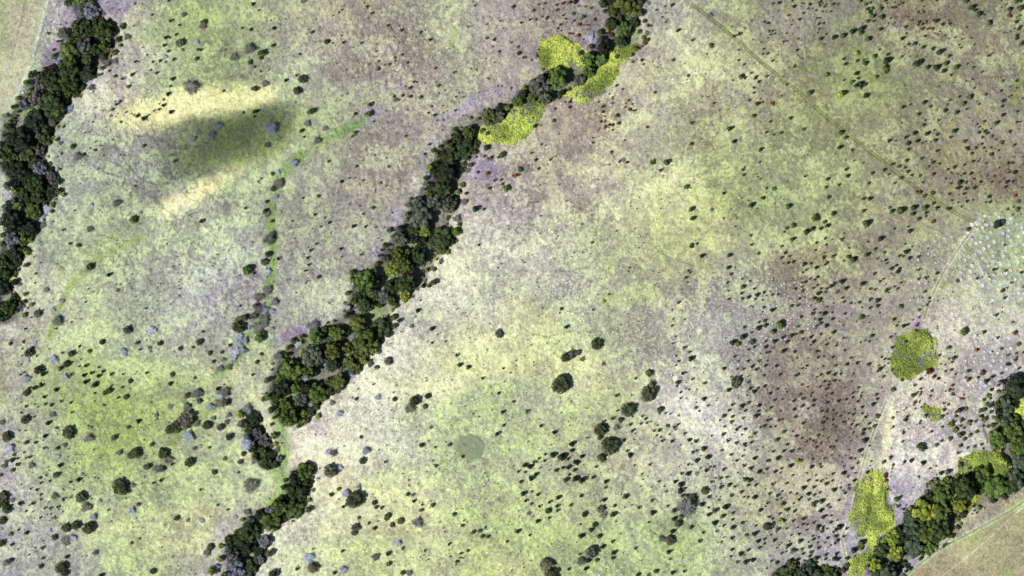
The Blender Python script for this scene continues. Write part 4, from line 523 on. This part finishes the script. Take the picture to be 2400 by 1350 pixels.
def twig_arrays(R, Ht, n, w, seed, tall=.7):
    r = np.random.default_rng(seed); V = []; F = []; T = []
    a = r.uniform(0, 6.28, n); lob = 1 + .25 * np.sin(3 * a + seed) + .15 * np.sin(5 * a); q0 = r.random(n) * .75; ln = R * lob * (.25 + .3 * r.random(n))
    r0 = R * lob * q0; z0 = Ht * (.25 + .7 * np.sqrt(1 - (q0 * .95) ** 2) * r.random(n)); a2 = a + r.normal(size=n) * .7
    p0 = np.stack([r0 * np.cos(a), r0 * np.sin(a), z0], 1); d = np.stack([np.cos(a2), np.sin(a2), tall * (r.random(n) - .1)], 1)
    p1 = p0 + d * ln[:, None]; ax = p1 - p0; nr = np.stack([r.normal(size=n) * .5, r.normal(size=n) * .5, np.ones(n)], 1)
    L = np.linalg.norm(ax, axis=1); V, F = quads_from((p0 + p1) / 2, nr, np.full(n, w), r, aspect=1.0, axis=ax)
    V = V.reshape(n, 4, 3); nn = nr / np.linalg.norm(nr, axis=1, keepdims=True); t = ax - nn * np.sum(ax * nn, 1, keepdims=True); side = np.cross(nn, t); side /= np.linalg.norm(side, axis=1, keepdims=True)
    V[:, 0] = p0 - side * w * .5; V[:, 1] = p1 - side * w * .15; V[:, 2] = p1 + side * w * .15; V[:, 3] = p0 + side * w * .5
    return V.reshape(-1, 3), F, np.repeat(r.random(n), 4)
TWIG = []
for k in range(5):
    V, F, T = twig_arrays(1.5, 1.7, 520, .13, 400 + k); VV = []; FF = []
    for j in range(7):
        a = j * .9; tube_path(VV, FF, [(0, 0, -.2), (.4 * math.cos(a), .4 * math.sin(a), .7), (1.0 * math.cos(a), 1.0 * math.sin(a), 1.3)], [.08, .05, .02], 4)
    n0 = len(V); V = np.vstack([V, VV]); F = np.vstack([F, np.array(FF) + n0]); T = np.concatenate([T, np.full(len(VV), .5)])
    TWIG.append(mesh_np('bush', V, F, MW, T))
def tuft_arrays(R, Ht, n, seed, w=.16):
    r = np.random.default_rng(seed); a = r.uniform(0, 6.28, n); o = r.uniform(.3, 1, n)
    p0 = np.stack([.15 * R * np.cos(a), .15 * R * np.sin(a), np.zeros(n)], 1); p1 = np.stack([R * o * np.cos(a), R * o * np.sin(a), Ht * (1.15 - o * .8)], 1)
    sd = np.stack([-np.sin(a), np.cos(a), np.zeros(n)], 1) * w
    V = np.stack([p0 - sd * .6, p0 + sd * .6, p1 + sd, p1 - sd], 1).reshape(-1, 3); return V, np.arange(4 * n).reshape(n, 4), np.repeat(r.random(n), 4)
TUFT = [mesh_np('tussock', *(lambda a: (a[0], a[1], MW, a[2]))(tuft_arrays(.8, .5, 70, 500 + k, .28))) for k in range(4)]

COLS = {'d': [(.024,.036,.014), (.052,.070,.020), (.022,.028,.016)], 'g': [(.075,.115,.022), (.060,.095,.022), (.095,.125,.028)], 'o': [(.058,.064,.030), (.044,.054,.024), (.085,.086,.060)],
 'G': [(.15,.15,.13), (.12,.125,.10), (.17,.165,.16)], 's': [(.30,.33,.40), (.24,.27,.32), (.36,.38,.44)], 'r': [(.17,.062,.030), (.13,.040,.028), (.16,.080,.032)], 'y': [(.26,.32,.045), (.22,.28,.04)]}
pts = {k: [] for k in 'dgoGsry'}
for ox, oy, s, D in SURVEY:
    for k, v in D.items():
        a = list(map(float, v.split()))
        for i in range(0, len(a), 3):
            if a[i + 2] <= 0: continue
            x, y, r = ox + a[i] / s, oy + a[i + 1] / s, a[i + 2] / s
            if k in 'dg' and r < 7: x -= r * .30; y += r * .15; r = r * .88 + .22
            if -4 < x < 2404 and -4 < y < 1354: pts[k].append((x, y, r))
for k in pts: pts[k].sort(key=lambda t: -t[2])

LAND = [('the murky pond', 1103, 1050), ('the cloud shadow', 530, 330), ('the heart-shaped lime thicket', 1315, 125), ('the long lime thicket', 1410, 190), ('the thicket at the gully waist', 1205, 290),
 ('the round lime thicket at right', 2143, 835), ('the double lime thicket', 2048, 1185), ('the small two-lobed thicket', 2188, 968), ('the half-moon thicket', 2310, 1080), ('the top left corner', 0, 0), ('the top right corner', 2400, 0),
 ('the bottom left corner', 0, 1350), ('the bottom right paddock', 2330, 1290), ('the kink in the left track', 16, 285), ('the track junction at right', 2290, 522), ('the biggest tree at lower centre', 832, 1171), ('the round tree below centre wood', 775, 1103),
 ('the joined trees on the bottom edge', 1285, 1335), ('the biggest tree by the pond', 1427, 1045), ('the flat-topped big tree', 1518, 923), ('the lone midplain tree', 1170, 782), ('the triple-crowned tree', 435, 990),
 ('the tree above purple soil', 283, 1141), ('the tree in lush grass', 162, 1013), ('the big grey-cored tree', 446, 205), ('the silver-cored tree at lower right', 1608, 1187), ('the white tussock field', 2330, 620),
 ('the tussock patch at mid plain', 1345, 700), ('the silver bushes in line', 550, 830), ('the paired lime bushes', 2010, 235), ('the black shrub near white tussocks', 2339, 524), ('the red shrubs at upper centre', 1410, 295),
 ('the top end of the centre wood', 1460, 5), ('the middle of the centre wood', 1010, 540), ('the foot of the centre wood', 700, 950), ('the middle of the left wood', 70, 300), ('the top of the left wood', 215, 60), ('the foot of the left wood', 20, 700),
 ('the green strip at top centre', 1060, 120), ('the green streak at upper left', 740, 345), ('the brown plain at right', 1930, 930), ('the pale flat at lower right', 2110, 1040), ('the midpoint of the upper track', 1950, 285), ('the right edge at mid height', 2400, 400),
 ('the bare patch at upper centre', 900, 150), ('the top edge at left centre', 600, 0), ('the open plain at centre', 1500, 500), ('the lower brown patch', 1890, 1210), ('the foot of the right track', 1985, 1290), ('the dark hollow at right', 1700, 680)]
ORD = ['nearest','second','third','fourth','fifth','sixth','seventh','eighth','ninth','tenth','eleventh','twelfth','thirteenth','fourteenth','fifteenth','sixteenth','seventeenth','eighteenth','nineteenth','twentieth']
ORD += ['twenty-' + o for o in ['first'] + ORD[1:9]] + ['thirtieth'] + ['thirty-' + o for o in ['first'] + ORD[1:9]] + ['fortieth'] + ['forty-' + o for o in ['first'] + ORD[1:9]] + ['fiftieth'] + ['fifty-' + o for o in ['first'] + ORD[1:9]]
DIRS = ['right of', 'above and right of', 'above', 'above and left of', 'left of', 'below and left of', 'below', 'below and right of']
cells = {}; used = set()
def size_word(r): return 'tiny' if r < 2.6 else 'small' if r < 4 else 'middling' if r < 7 else 'large' if r < 13 else 'very large'
def make_labels(items, noun):
    """items: (x, y, r, look); counts outwards from the nearest landmark, in one direction and one look"""
    grp = {}
    for n_, (x, y, r, look) in enumerate(items):
        L = min(LAND, key=lambda l: math.hypot(l[1] - x, l[2] - y)); ang = math.degrees(math.atan2(L[2] - y, x - L[1])) % 360
        dr = DIRS[int(((ang + 22.5) % 360) // 45)]; key = (look, dr, L[0]); grp.setdefault(key, []).append((math.hypot(L[1] - x, L[2] - y), n_))
    out = [''] * len(items)
    for (look, dr, L), v in grp.items():
        v.sort()
        for k, (_, n_) in enumerate(v):
            o = '' if len(v) == 1 else ORD[min(k, len(ORD) - 1)].replace('fortieth', 'fortieth')
            t_ = f'{look} {noun}, {dr} {L}' + (f', {o}' if o else ''); out[n_] = t_ if len(t_.split()) <= 16 else t_.replace('very large ', 'huge ').replace(' the top end of', ' the head of').replace(' the green streak at upper left', ' the upper left green streak').replace('the silver bushes in line', 'the silver bushes')
    return out
def shade(c, k=.2):
    f = 1 + random.uniform(-k, k); return (c[0] * f * random.uniform(.92, 1.08), c[1] * f, c[2] * f * random.uniform(.9, 1.1), 1)

# single-mesh shrubs
def plant(kind, meshes, base_r, name, cat, noun, group, look_of, maxn=300, zscale=1.0, sink=.05):
    P = pts[kind][:maxn]; ch = [random.randrange(len(COLS[kind])) for _ in P]
    labs = make_labels([(x, y, r, look_of(r, c)) for (x, y, r), c in zip(P, ch)], noun)
    for (x, y, r), c, lab in zip(P, ch, labs):
        wx, wy = W(x, y); s = r * M / base_r
        o = put(name, random.choice(meshes), (wx, wy, gz(wx, wy) - sink), label=lab, category=cat, group=group)
        o.rotation_euler[2] = random.uniform(0, 6.28); o.scale = (s * random.uniform(.9, 1.1), s * random.uniform(.9, 1.1), s * zscale * random.uniform(.85, 1.2)); o.color = shade(COLS[kind][c])
dcol = ['dark green', 'blackish olive', 'near-black']; gcol = ['mid green', 'deep green', 'light green']; rcol = ['rust orange', 'dark red', 'orange-brown']; Gcol = ['grey', 'grey-green', 'ashy grey']; scol = ['silver-white', 'silver-grey', 'bluish white']
big_d = [p for p in pts['d'] if p[2] >= 5.5]
plant('d', CONE, 1.0, 'dark_shrub', 'shrub', 'shrub', 'dark upright shrubs dotted over the plain', lambda r, c: size_word(r) + ' ' + dcol[c])
plant('g', MED, 1.5, 'green_shrub', 'shrub', 'shrub', 'green leafy shrubs', lambda r, c: size_word(r) + ' ' + gcol[c])
plant('r', MED, 1.5, 'red_shrub', 'shrub', 'shrub', 'red and rust shrubs', lambda r, c: size_word(r) + ' ' + rcol[c])
plant('y', MED, 1.5, 'lime_shrub', 'shrub', 'lime yellow leafy shrub', 'lime yellow shrubs', lambda r, c: size_word(r))
plant('G', TWIG, 1.5, 'bare_bush', 'bush', 'half-bare bush', 'grey half-bare bushes', lambda r, c: size_word(r) + ' ' + Gcol[c])
plant('s', TWIG, 1.5, 'silver_bush', 'bush', 'leafless bush', 'silver leafless bushes', lambda r, c: size_word(r) + ' ' + scol[c])

# undergrowth inside the half-bare bushes is the same plant; the many smallest dark shrubs are one mass
def merge_stuff(name, P, arrays, base_r, cols, mat, label, cat):
    Vs, Fs, Ts, n0 = [], [], [], 0
    for (x, y, r) in P:
        V, F, T = random.choice(arrays); wx, wy = W(x, y); s = r * M / base_r; a = random.uniform(0, 6.28); ca, sa = math.cos(a) * s, math.sin(a) * s
        V2 = np.stack([V[:, 0] * ca - V[:, 1] * sa + wx, V[:, 0] * sa + V[:, 1] * ca + wy, V[:, 2] * s + gz(wx, wy) - .05], 1)
        c = np.array(shade(random.choice(cols))[:3]); Vs.append(V2); Fs.append(F + n0); n0 += len(V); Ts.append(c[None] * (.6 + .8 * T[:, None]))
    if Vs: put(name, mesh_np(name, np.vstack(Vs), np.vstack(Fs), mat, tint=np.vstack(Ts)), label=label, category=cat, kind='stuff')
small = [cone_arrays(700 + k, 56, leaf=.55) for k in range(5)]
specks = []
while len(specks) < 1500:
    x, y = random.uniform(5, 2395), random.uniform(5, 1345); wx, wy = W(x, y); i = int((wx - GX[0]) / ST); j = int((wy - GY[0]) / ST)
    if GMB[j, i] > .1 or tanf[j, i] > .3 or tanl[j, i] > .3 or math.hypot(x - 1103, y - 1049) < 34 or any(inpoly([x], [y], t[1])[0] for t in THICKETS): continue
    if fbm(np.array([wx]), np.array([wy]), 45, 2, 78)[0] * (1.25 if x > 800 else .95) > .52: specks.append((x, y, random.uniform(.8, 1.7)))
merge_stuff('small_shrubs', pts['d'][300:] + specks, small, 1.0, COLS['d'], MTL, 'the many tiny dark shrubs scattered between the larger ones across the plain', 'shrub')
merge_stuff('low_green_shrubs', pts['g'][300:], [crown_arrays(1.5, 2.0, .1, 5, 90, .5, 720)], 1.5, COLS['g'], MTL, 'the smallest leafy green shrubs dotted over the grass', 'shrub')

# trees with trunk and crown
def build_tree(x, y, r, c, lab, group, name='broadleaf_tree', bare=False):
    wx, wy = W(x, y); s = r * (.9 if name == 'broadleaf_tree' else 1) * M / 4.0; z = gz(wx, wy)
    root = put(name, None, (wx, wy, z), label=lab, category='tree', group=group); root.empty_display_size = .5
    root.rotation_euler[2] = random.uniform(0, 6.28); zs = random.uniform(.85, 1.1) * (s * .75 + .18 if s > .5 else s * 1.1) * random.uniform(.8, 1.25) * (.72 if name == 'broadleaf_tree' else 1); root.scale = (s * random.uniform(.9, 1.1), s * random.uniform(.9, 1.1), zs)
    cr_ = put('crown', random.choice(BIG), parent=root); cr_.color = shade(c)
    tr = put('trunk', random.choice(BIGT), parent=root); tr.color = (.16, .13, .10, 1)
    return root
ocol = ['olive-brown', 'dark olive', 'dull khaki']
P = pts['o']; ch = [random.randrange(3) for _ in P]
labs = make_labels([(x, y, r, size_word(r) + ' ' + ocol[c]) for (x, y, r), c in zip(P, ch)], 'round tree')
for (x, y, r), c, lab in zip(P, ch, labs): build_tree(x, y, r, COLS['o'][c], lab, 'single trees in the open grass')

PAL = {'left': [('blackish green', (.026,.036,.020), 3), ('dark green', (.040,.062,.020), 5), ('mid green', (.085,.125,.030), 2), ('grey-brown', (.095,.092,.085), 2), ('ashy blue-grey', (.15,.16,.18), 1.6), ('dark olive', (.062,.072,.025), 2)],
 'centre': [('dark green', (.038,.056,.020), 4), ('olive green', (.090,.112,.028), 3), ('mid green', (.085,.130,.030), 3), ('grey-green', (.095,.105,.075), 2), ('yellow-green', (.17,.20,.035), .8), ('blackish green', (.026,.034,.018), 3)],
 'right': [('dark green', (.050,.074,.026), 4), ('dusky blue-green', (.065,.090,.050), 4), ('mid green', (.090,.135,.030), 3), ('yellow-green', (.19,.24,.035), 1.5), ('blackish green', (.026,.036,.018), 2)]}
PAL['lower'] = PAL['lowerright'] = PAL['left']; PAL['lowestright'] = PAL['bottom'] = PAL['right']
WOOD = {'left': 'left wood', 'centre': 'centre wood', 'lower': 'small wood below centre', 'lowerright': 'wood below centre', 'right': 'right-edge wood', 'lowestright': 'lower right wood', 'bottom': 'bottom-edge wood'}
gt = []
for g, sp in GULLY.items():
    ys = [s_[0] for s_ in sp]; xs0 = [s_[1] for s_ in sp]; xs1 = [s_[2] for s_ in sp]; mine = []
    pal = PAL[g]; wts = [p[2] for p in pal]
    for rr, tries in ((24, 60), (18, 260), (13, 900), (8.5, 2600)):
        for _ in range(tries):
            if rr > 20 and g in ('lower', 'bottom'): break
            y = random.uniform(ys[0], ys[-1]); a, b_ = np.interp(y, ys, xs0) + random.gauss(0, 6), np.interp(y, ys, xs1) + random.gauss(0, 6); r = rr * random.uniform(.8, 1.3)
            if b_ - a < 1.5 * r: 
                if b_ - a < 1.1 * r: continue
                x = (a + b_) / 2
            else: x = random.uniform(a + r * .6, b_ - r * .6)
            if any(math.hypot(x - m[0], y - m[1]) < .76 * (r + m[2]) for m in mine): continue
            if rr < 16 and fbm(np.array([x * M]), np.array([y * M]), 9, 2, 77)[0] < .47: continue
            if ((g == 'left' and y > 470) or (g == 'centre' and 380 < y < 700 and x > (a + b_) / 2)) and random.random() < .6: continue
            if any(inpoly([x, x - .6 * r, x + .6 * r, x, x], [y, y, y, y - .6 * r, y + .6 * r], t[1]).any() for t in THICKETS): continue
            mine.append((x, y, r))
    gt += [(x, y, r, g, random.choices(pal, wts)[0]) for x, y, r in mine]
eds = []
for g, sp in GULLY.items():
    for side, off_ in ((1, -1), (2, 1)):
        for _ in range(int((sp[-1][0] - sp[0][0]) / 5)):
            y = random.uniform(sp[0][0], sp[-1][0]); x = float(np.interp(y, [q[0] for q in sp], [q[side] for q in sp])) + off_ * random.uniform(-14, 20); r = random.uniform(3.0, 8.5)
            if any(inpoly([x], [y], t[1])[0] for t in THICKETS): continue
            if any(math.hypot(x - e[0], y - e[1]) < 1.0 * (r + e[2]) for e in eds): continue
            if any(math.hypot(x - e[0], y - e[1]) < .8 * (r + e[2]) for e in gt): continue
            eds.append((x, y, r, g))
print('edge shrubs', len(eds))
gt.sort(key=lambda t: -t[2]); print('gully trees', len(gt)); rest = gt[300:]; gt = gt[:300]
labs = make_labels([(x, y, r, size_word(r) + ' ' + p[0].replace('dusky ', '').replace('ashy ', '')) for x, y, r, g, p in gt], 'tree')
for (x, y, r, g, p), lab in zip(gt, labs):
    build_tree(x, y, r, tuple(.84 * v for v in p[1]), lab, 'trees of the ' + WOOD[g], 'woodland_tree')

EC = [('dark green', (.045,.065,.022)), ('mid green', (.085,.12,.028)), ('ashy grey', (.14,.14,.13)), ('olive', (.08,.085,.03)), ('yellow-green', (.16,.18,.035))]
ech = [random.choice(EC) for _ in eds]; labs = make_labels([(x, y, r, size_word(r) + ' ' + c[0]) for (x, y, r, g), c in zip(eds, ech)], 'wood-edge shrub')
for (x, y, r, g), c, lab in zip(eds, ech, labs):
    wx, wy = W(x, y); s = r * M / 1.5; o = put('edge_shrub', random.choice(TWIG if c[0] == 'ashy grey' else MED), (wx, wy, gz(wx, wy) - .1), label=lab, category='shrub', group='shrubs fringing the ' + WOOD[g])
    o.scale = (s, s * random.uniform(.8, 1.15), s * random.uniform(.8, 1.3)); o.rotation_euler[2] = random.uniform(0, 6.28); o.color = shade(c[1])
# thickets
def thicket(label, poly, bright, seed):
    r = np.random.default_rng(seed); P_ = np.array(poly, float); x0, y0 = P_.min(0); x1, y1 = P_.max(0); cx, cy = P_.mean(0); wx0, wy0 = W(cx, cy)
    area = (x1 - x0) * (y1 - y0); n = int(area * 1.5)
    x = r.uniform(x0, x1, n); y = r.uniform(y0, y1, n); jx = x + (fbm(x * M, y * M, 3, 3, 61) - .5) * 20 + r.normal(size=n) * 1.6; jy = y + (fbm(x * M, y * M, 3, 3, 62) - .5) * 20 + r.normal(size=n) * 1.6
    k = inpoly(jx, jy, poly); x, y = x[k], y[k]; wx, wy = W(x, y)
    f1, fe_ = worley_edge(wx, wy, 1.9, 63 + seed); de = polydist(x, y, list(map(tuple, poly)) + [tuple(poly[0])]) * M
    hgt = (.35 + 1.5 * smooth(0, 2.5, de)) * (.55 + .7 * fbm(wx, wy, 5, 2, 64)) * (1 - .7 * np.clip(f1, 0, 1) ** 2)
    gap = .45 * fbm(wx, wy, 9, 2, 65 + seed) + .55 * fbm(wx, wy, 2.2, 2, 165 + seed); keep = (gap < (.62 + .1 * bright)) | (r.random(len(x)) < .35); x, y, wx, wy, hgt, gap, f1 = [a[keep] for a in (x, y, wx, wy, hgt, gap, f1)]
    z = gzv(wx, wy) + hgt * (.5 + .5 * r.random(len(x))); cen = np.stack([wx, wy, z], 1); nr = r.normal(size=(len(x), 3)) * .55 + [0, 0, 1]
    V, F = quads_from(cen, nr, .55 * (.6 + .7 * r.random(len(x))), r)
    t = smooth(.35, .7, fbm(wx, wy, 12, 3, 66) + .12 * (bright - .5)); c0 = np.array((.15, .20, .04)); c1 = np.array((.42, .49, .10)) * (.74 + .42 * bright)
    cc = c0 + (c1 - c0) * np.clip(t + .35 * (r.random(len(x)) - .5), 0, 1)[:, None]; cc = cc * np.where(r.random(len(x)) < .22, .42, 1.06)[:, None]; gy = smooth(.58, .68, gap)[:, None]; cc = cc * (1 - .7 * gy) + np.array((.17, .17, .17)) * .7 * gy
    V[:, 0] -= wx0; V[:, 1] -= wy0
    root = put('lime_thicket', None, (wx0, wy0, 0), label=label, category='thicket', group='lime green thickets')
    put('foliage', mesh_np('foliage', V, F, MTL, tint=np.repeat(cc, 4, 0)), parent=root)
    VV, FF = [], []
    for _ in range(24):
        i = r.integers(len(x)); a = r.uniform(0, 6.28); b_ = (wx[i] - wx0, wy[i] - wy0, float(gzv(wx[i:i+1], wy[i:i+1])[0]) - .1)
        tube_path(VV, FF, [b_, (b_[0] + .3 * math.cos(a), b_[1] + .3 * math.sin(a), b_[2] + .9 * hgt[i] + .1)], [.05, .02], 4)
    st = put('stems', mesh_np('stems', VV, FF, MB_, tone=np.full(len(VV), .5)), parent=root); st.color = (.16, .13, .09, 1)
for k, (lab, poly, br) in enumerate(THICKETS): thicket(lab, poly, br, 80 + k)

# pale tussocks
ZONES = [((125,40,16,35),11,2.9),((100,90,14,45),11,2.9),((75,130,16,40),11,2.7),((55,195,18,45),11,2.6),((2335,610,95,110),13,3.7),((2285,780,110,80),14.5,3.3),((2310,860,70,70),13,3.3),
 ((1345,705,62,62),8.5,2.3),((1600,790,190,95),9.5,1.8),((1740,720,130,90),9.5,1.8),((1850,730,70,70),9,1.9),((1090,960,110,80),11,2.0),((1290,980,140,110),14,1.9),((1500,1330,120,45),13,2.3),((230,980,150,120),20,1.7),((2260,950,80,50),13,2.6),
 ((2150,1010,90,90),17,2.4),((15,485,22,45),9,2.6),((960,130,120,90),14,1.6),((1090,1130,160,90),20,2.2),((1400,400,260,240),22,2.0),((1650,300,190,200),22,1.9),((1150,640,160,110),14,1.8),((900,1270,260,90),22,1.8),((1300,1130,180,140),20,2.),((1650,1000,160,160),16,1.8),((1800,1150,200,160),22,1.6),((1110,1020,260,130),17,2.1),((2220,700,90,160),17,2.3)]
tus = []; cellg = {}
for (zx, zy, zrx, zry), spc, r in ZONES:
    n = int(3.14 * zrx * zry / (spc * spc) * 2.4)
    for _ in range(n):
        a = random.uniform(0, 6.28); q = math.sqrt(random.random()); x = zx + zrx * q * math.cos(a); y = zy + zry * q * math.sin(a)
        if not (2 < x < 2398 and 2 < y < 1348): continue
        ck = (int(x // 12), int(y // 12)); near = [t for i in (-2,-1,0,1,2) for j in (-2,-1,0,1,2) for t in cellg.get((ck[0] + i, ck[1] + j), ())]
        if any(math.hypot(x - t[0], y - t[1]) < spc * .86 for t in near): continue
        wx, wy = W(x, y); i = int((wx - GX[0]) / ST); j = int((wy - GY[0]) / ST)
        if GMB[j, i] > .2 or tanf[j, i] > .5 or any(inpoly([x], [y], t[1])[0] for t in THICKETS) or math.hypot(x - 1103, y - 1049) < 34: continue
        if tanl[j, i] > .5: continue
        t = (x, y, r * random.uniform(.8, 1.15)); tus.append(t); cellg.setdefault(ck, []).append(t)
tus.sort(key=lambda t: -t[2]); print('tussocks', len(tus)); COLS['t'] = [(.58,.58,.68), (.66,.66,.66)]
tcols = ['lilac-white', 'off-white']; Pt = tus[:300]; ch = [random.randrange(2) for _ in Pt]
labs = make_labels([(x, y, r, tcols[c]) for (x, y, r), c in zip(Pt, ch)], 'round tussock')
for (x, y, r), c, lab in zip(Pt, ch, labs):
    wx, wy = W(x, y); o = put('grass_tussock', random.choice(TUFT), (wx, wy, gz(wx, wy)), label=lab, category='tussock', group='pale round grass tussocks'); s = r * M / .8
    o.scale = (s, s, s); o.rotation_euler[2] = random.uniform(0, 6.28); o.color = shade(COLS['t'][c], .12)
merge_stuff('pale_tussocks', tus[300:], [tuft_arrays(.8, .55, 22, 520 + k, .34) for k in range(3)], .8, COLS['t'], MTL, 'the rest of the small pale tussocks speckled over the grassland', 'tussock')

# grass tufts standing over the ground
n = 150000; x = rng.uniform(-302, 302, n); y = rng.uniform(-171, 171, n)
gi = np.clip(np.round((x - GX[0]) / ST).astype(int), 0, NX - 1); gj = np.clip(np.round((y - GY[0]) / ST).astype(int), 0, NY - 1)
w = np.ones(n)
for d in trackmask.values(): w *= (d[gj, gi] > 7)
w *= (np.hypot(x / M + 1200 - 1103, 675 - y / M - 1049) > 33); w *= (rng.random(n) < .35 + 1.3 * fbm(x, y, 5, 2, 91)); k = w > 0; x, y = x[k], y[k]; n = len(x)
hh = .12 + .28 * rng.random(n); cen = np.stack([x, y, gzv(x, y) + hh * .7], 1); nr = rng.normal(size=(n, 3)) * .8 + [0, 0, .7]
V, F = quads_from(cen, nr, .25 + .35 * rng.random(n), rng); cc = galb(x, y) * (.45 + .95 * rng.random(n))[:, None]
put('grass', mesh_np('grass', V, F, MTL, tint=np.repeat(np.clip(cc, 0, .85), 4, 0)), label='rough tufted grass covering the whole plain between the shrubs', category='grass', kind='stuff')

# the cloud whose shadow lies on the grass; it hangs beyond the lower left of the view
HC = 640.0
shp = [(625,250),(585,258),(540,268),(490,286),(445,292),(400,288),(372,300),(385,335),(402,365),(396,405),(362,462),(392,462),(440,425),(490,392),(560,372),(630,362),(660,342),(672,300),(645,262)]
off = Vector((LDIR.x, LDIR.y, 0)) * (HC / -LDIR.z)
sx = np.array([W(*p)[0] - off.x for p in shp]); sy = np.array([W(*p)[1] - off.y for p in shp])
shp = [(x - 20, y + 8) for x, y in shp]
sx = np.array([W(*p)[0] - off.x for p in shp]); sy = np.array([W(*p)[1] - off.y for p in shp])
cx, cy = W(500, 345); cx -= off.x; cy -= off.y
poly = list(zip(sx, sy)); g = np.arange(-60, 60.1, 2.0); A, B = np.meshgrid(g, g); ax_, ay_ = A + cx, B + cy
ins = inpoly(ax_, ay_, poly); dd = polydist(ax_, ay_, poly + [poly[0]]); sd = np.where(ins, dd, -dd) + 5 + 6 * (fbm(A, B, 14, 3, 95) - .5)
th = np.where(sd > 0, 2.3 * sd * (1 + .3 * (fbm(A, B, 9, 2, 96) - .5)), 0); th = np.minimum(th, 34)
nn = len(g); vi = np.arange(nn * nn).reshape(nn, nn); act = (th[:-1, :-1] > 0) | (th[1:, :-1] > 0) | (th[:-1, 1:] > 0) | (th[1:, 1:] > 0)
Q = np.stack([vi[:-1, :-1], vi[:-1, 1:], vi[1:, 1:], vi[1:, :-1]], -1)[act]
top = np.stack([ax_, ay_, HC + th * 1.0], -1).reshape(-1, 3); bot = np.stack([ax_, ay_, HC - th * .35 - .05], -1).reshape(-1, 3)
me = mesh_np('cloud', np.vstack([top, bot]), np.vstack([Q, Q[:, ::-1] + nn * nn]), ML)
me.materials.clear(); cm = bpy.data.materials.new('vapour'); cm.use_nodes = True; nt = cm.node_tree; nt.nodes.remove(nt.nodes['Principled BSDF'])
pv = nt.nodes.new('ShaderNodeVolumePrincipled'); pv.inputs['Color'].default_value = (1, 1, 1, 1); pv.inputs['Density'].default_value = .028; nt.links.new(pv.outputs[0], nt.nodes['Material Output'].inputs['Volume']); me.materials.append(cm)
put('cloud', me, kind='structure')
scene.cycles.max_bounces = 5; scene.cycles.diffuse_bounces = 3; scene.cycles.transparent_max_bounces = 12; scene.cycles.volume_bounces = 0
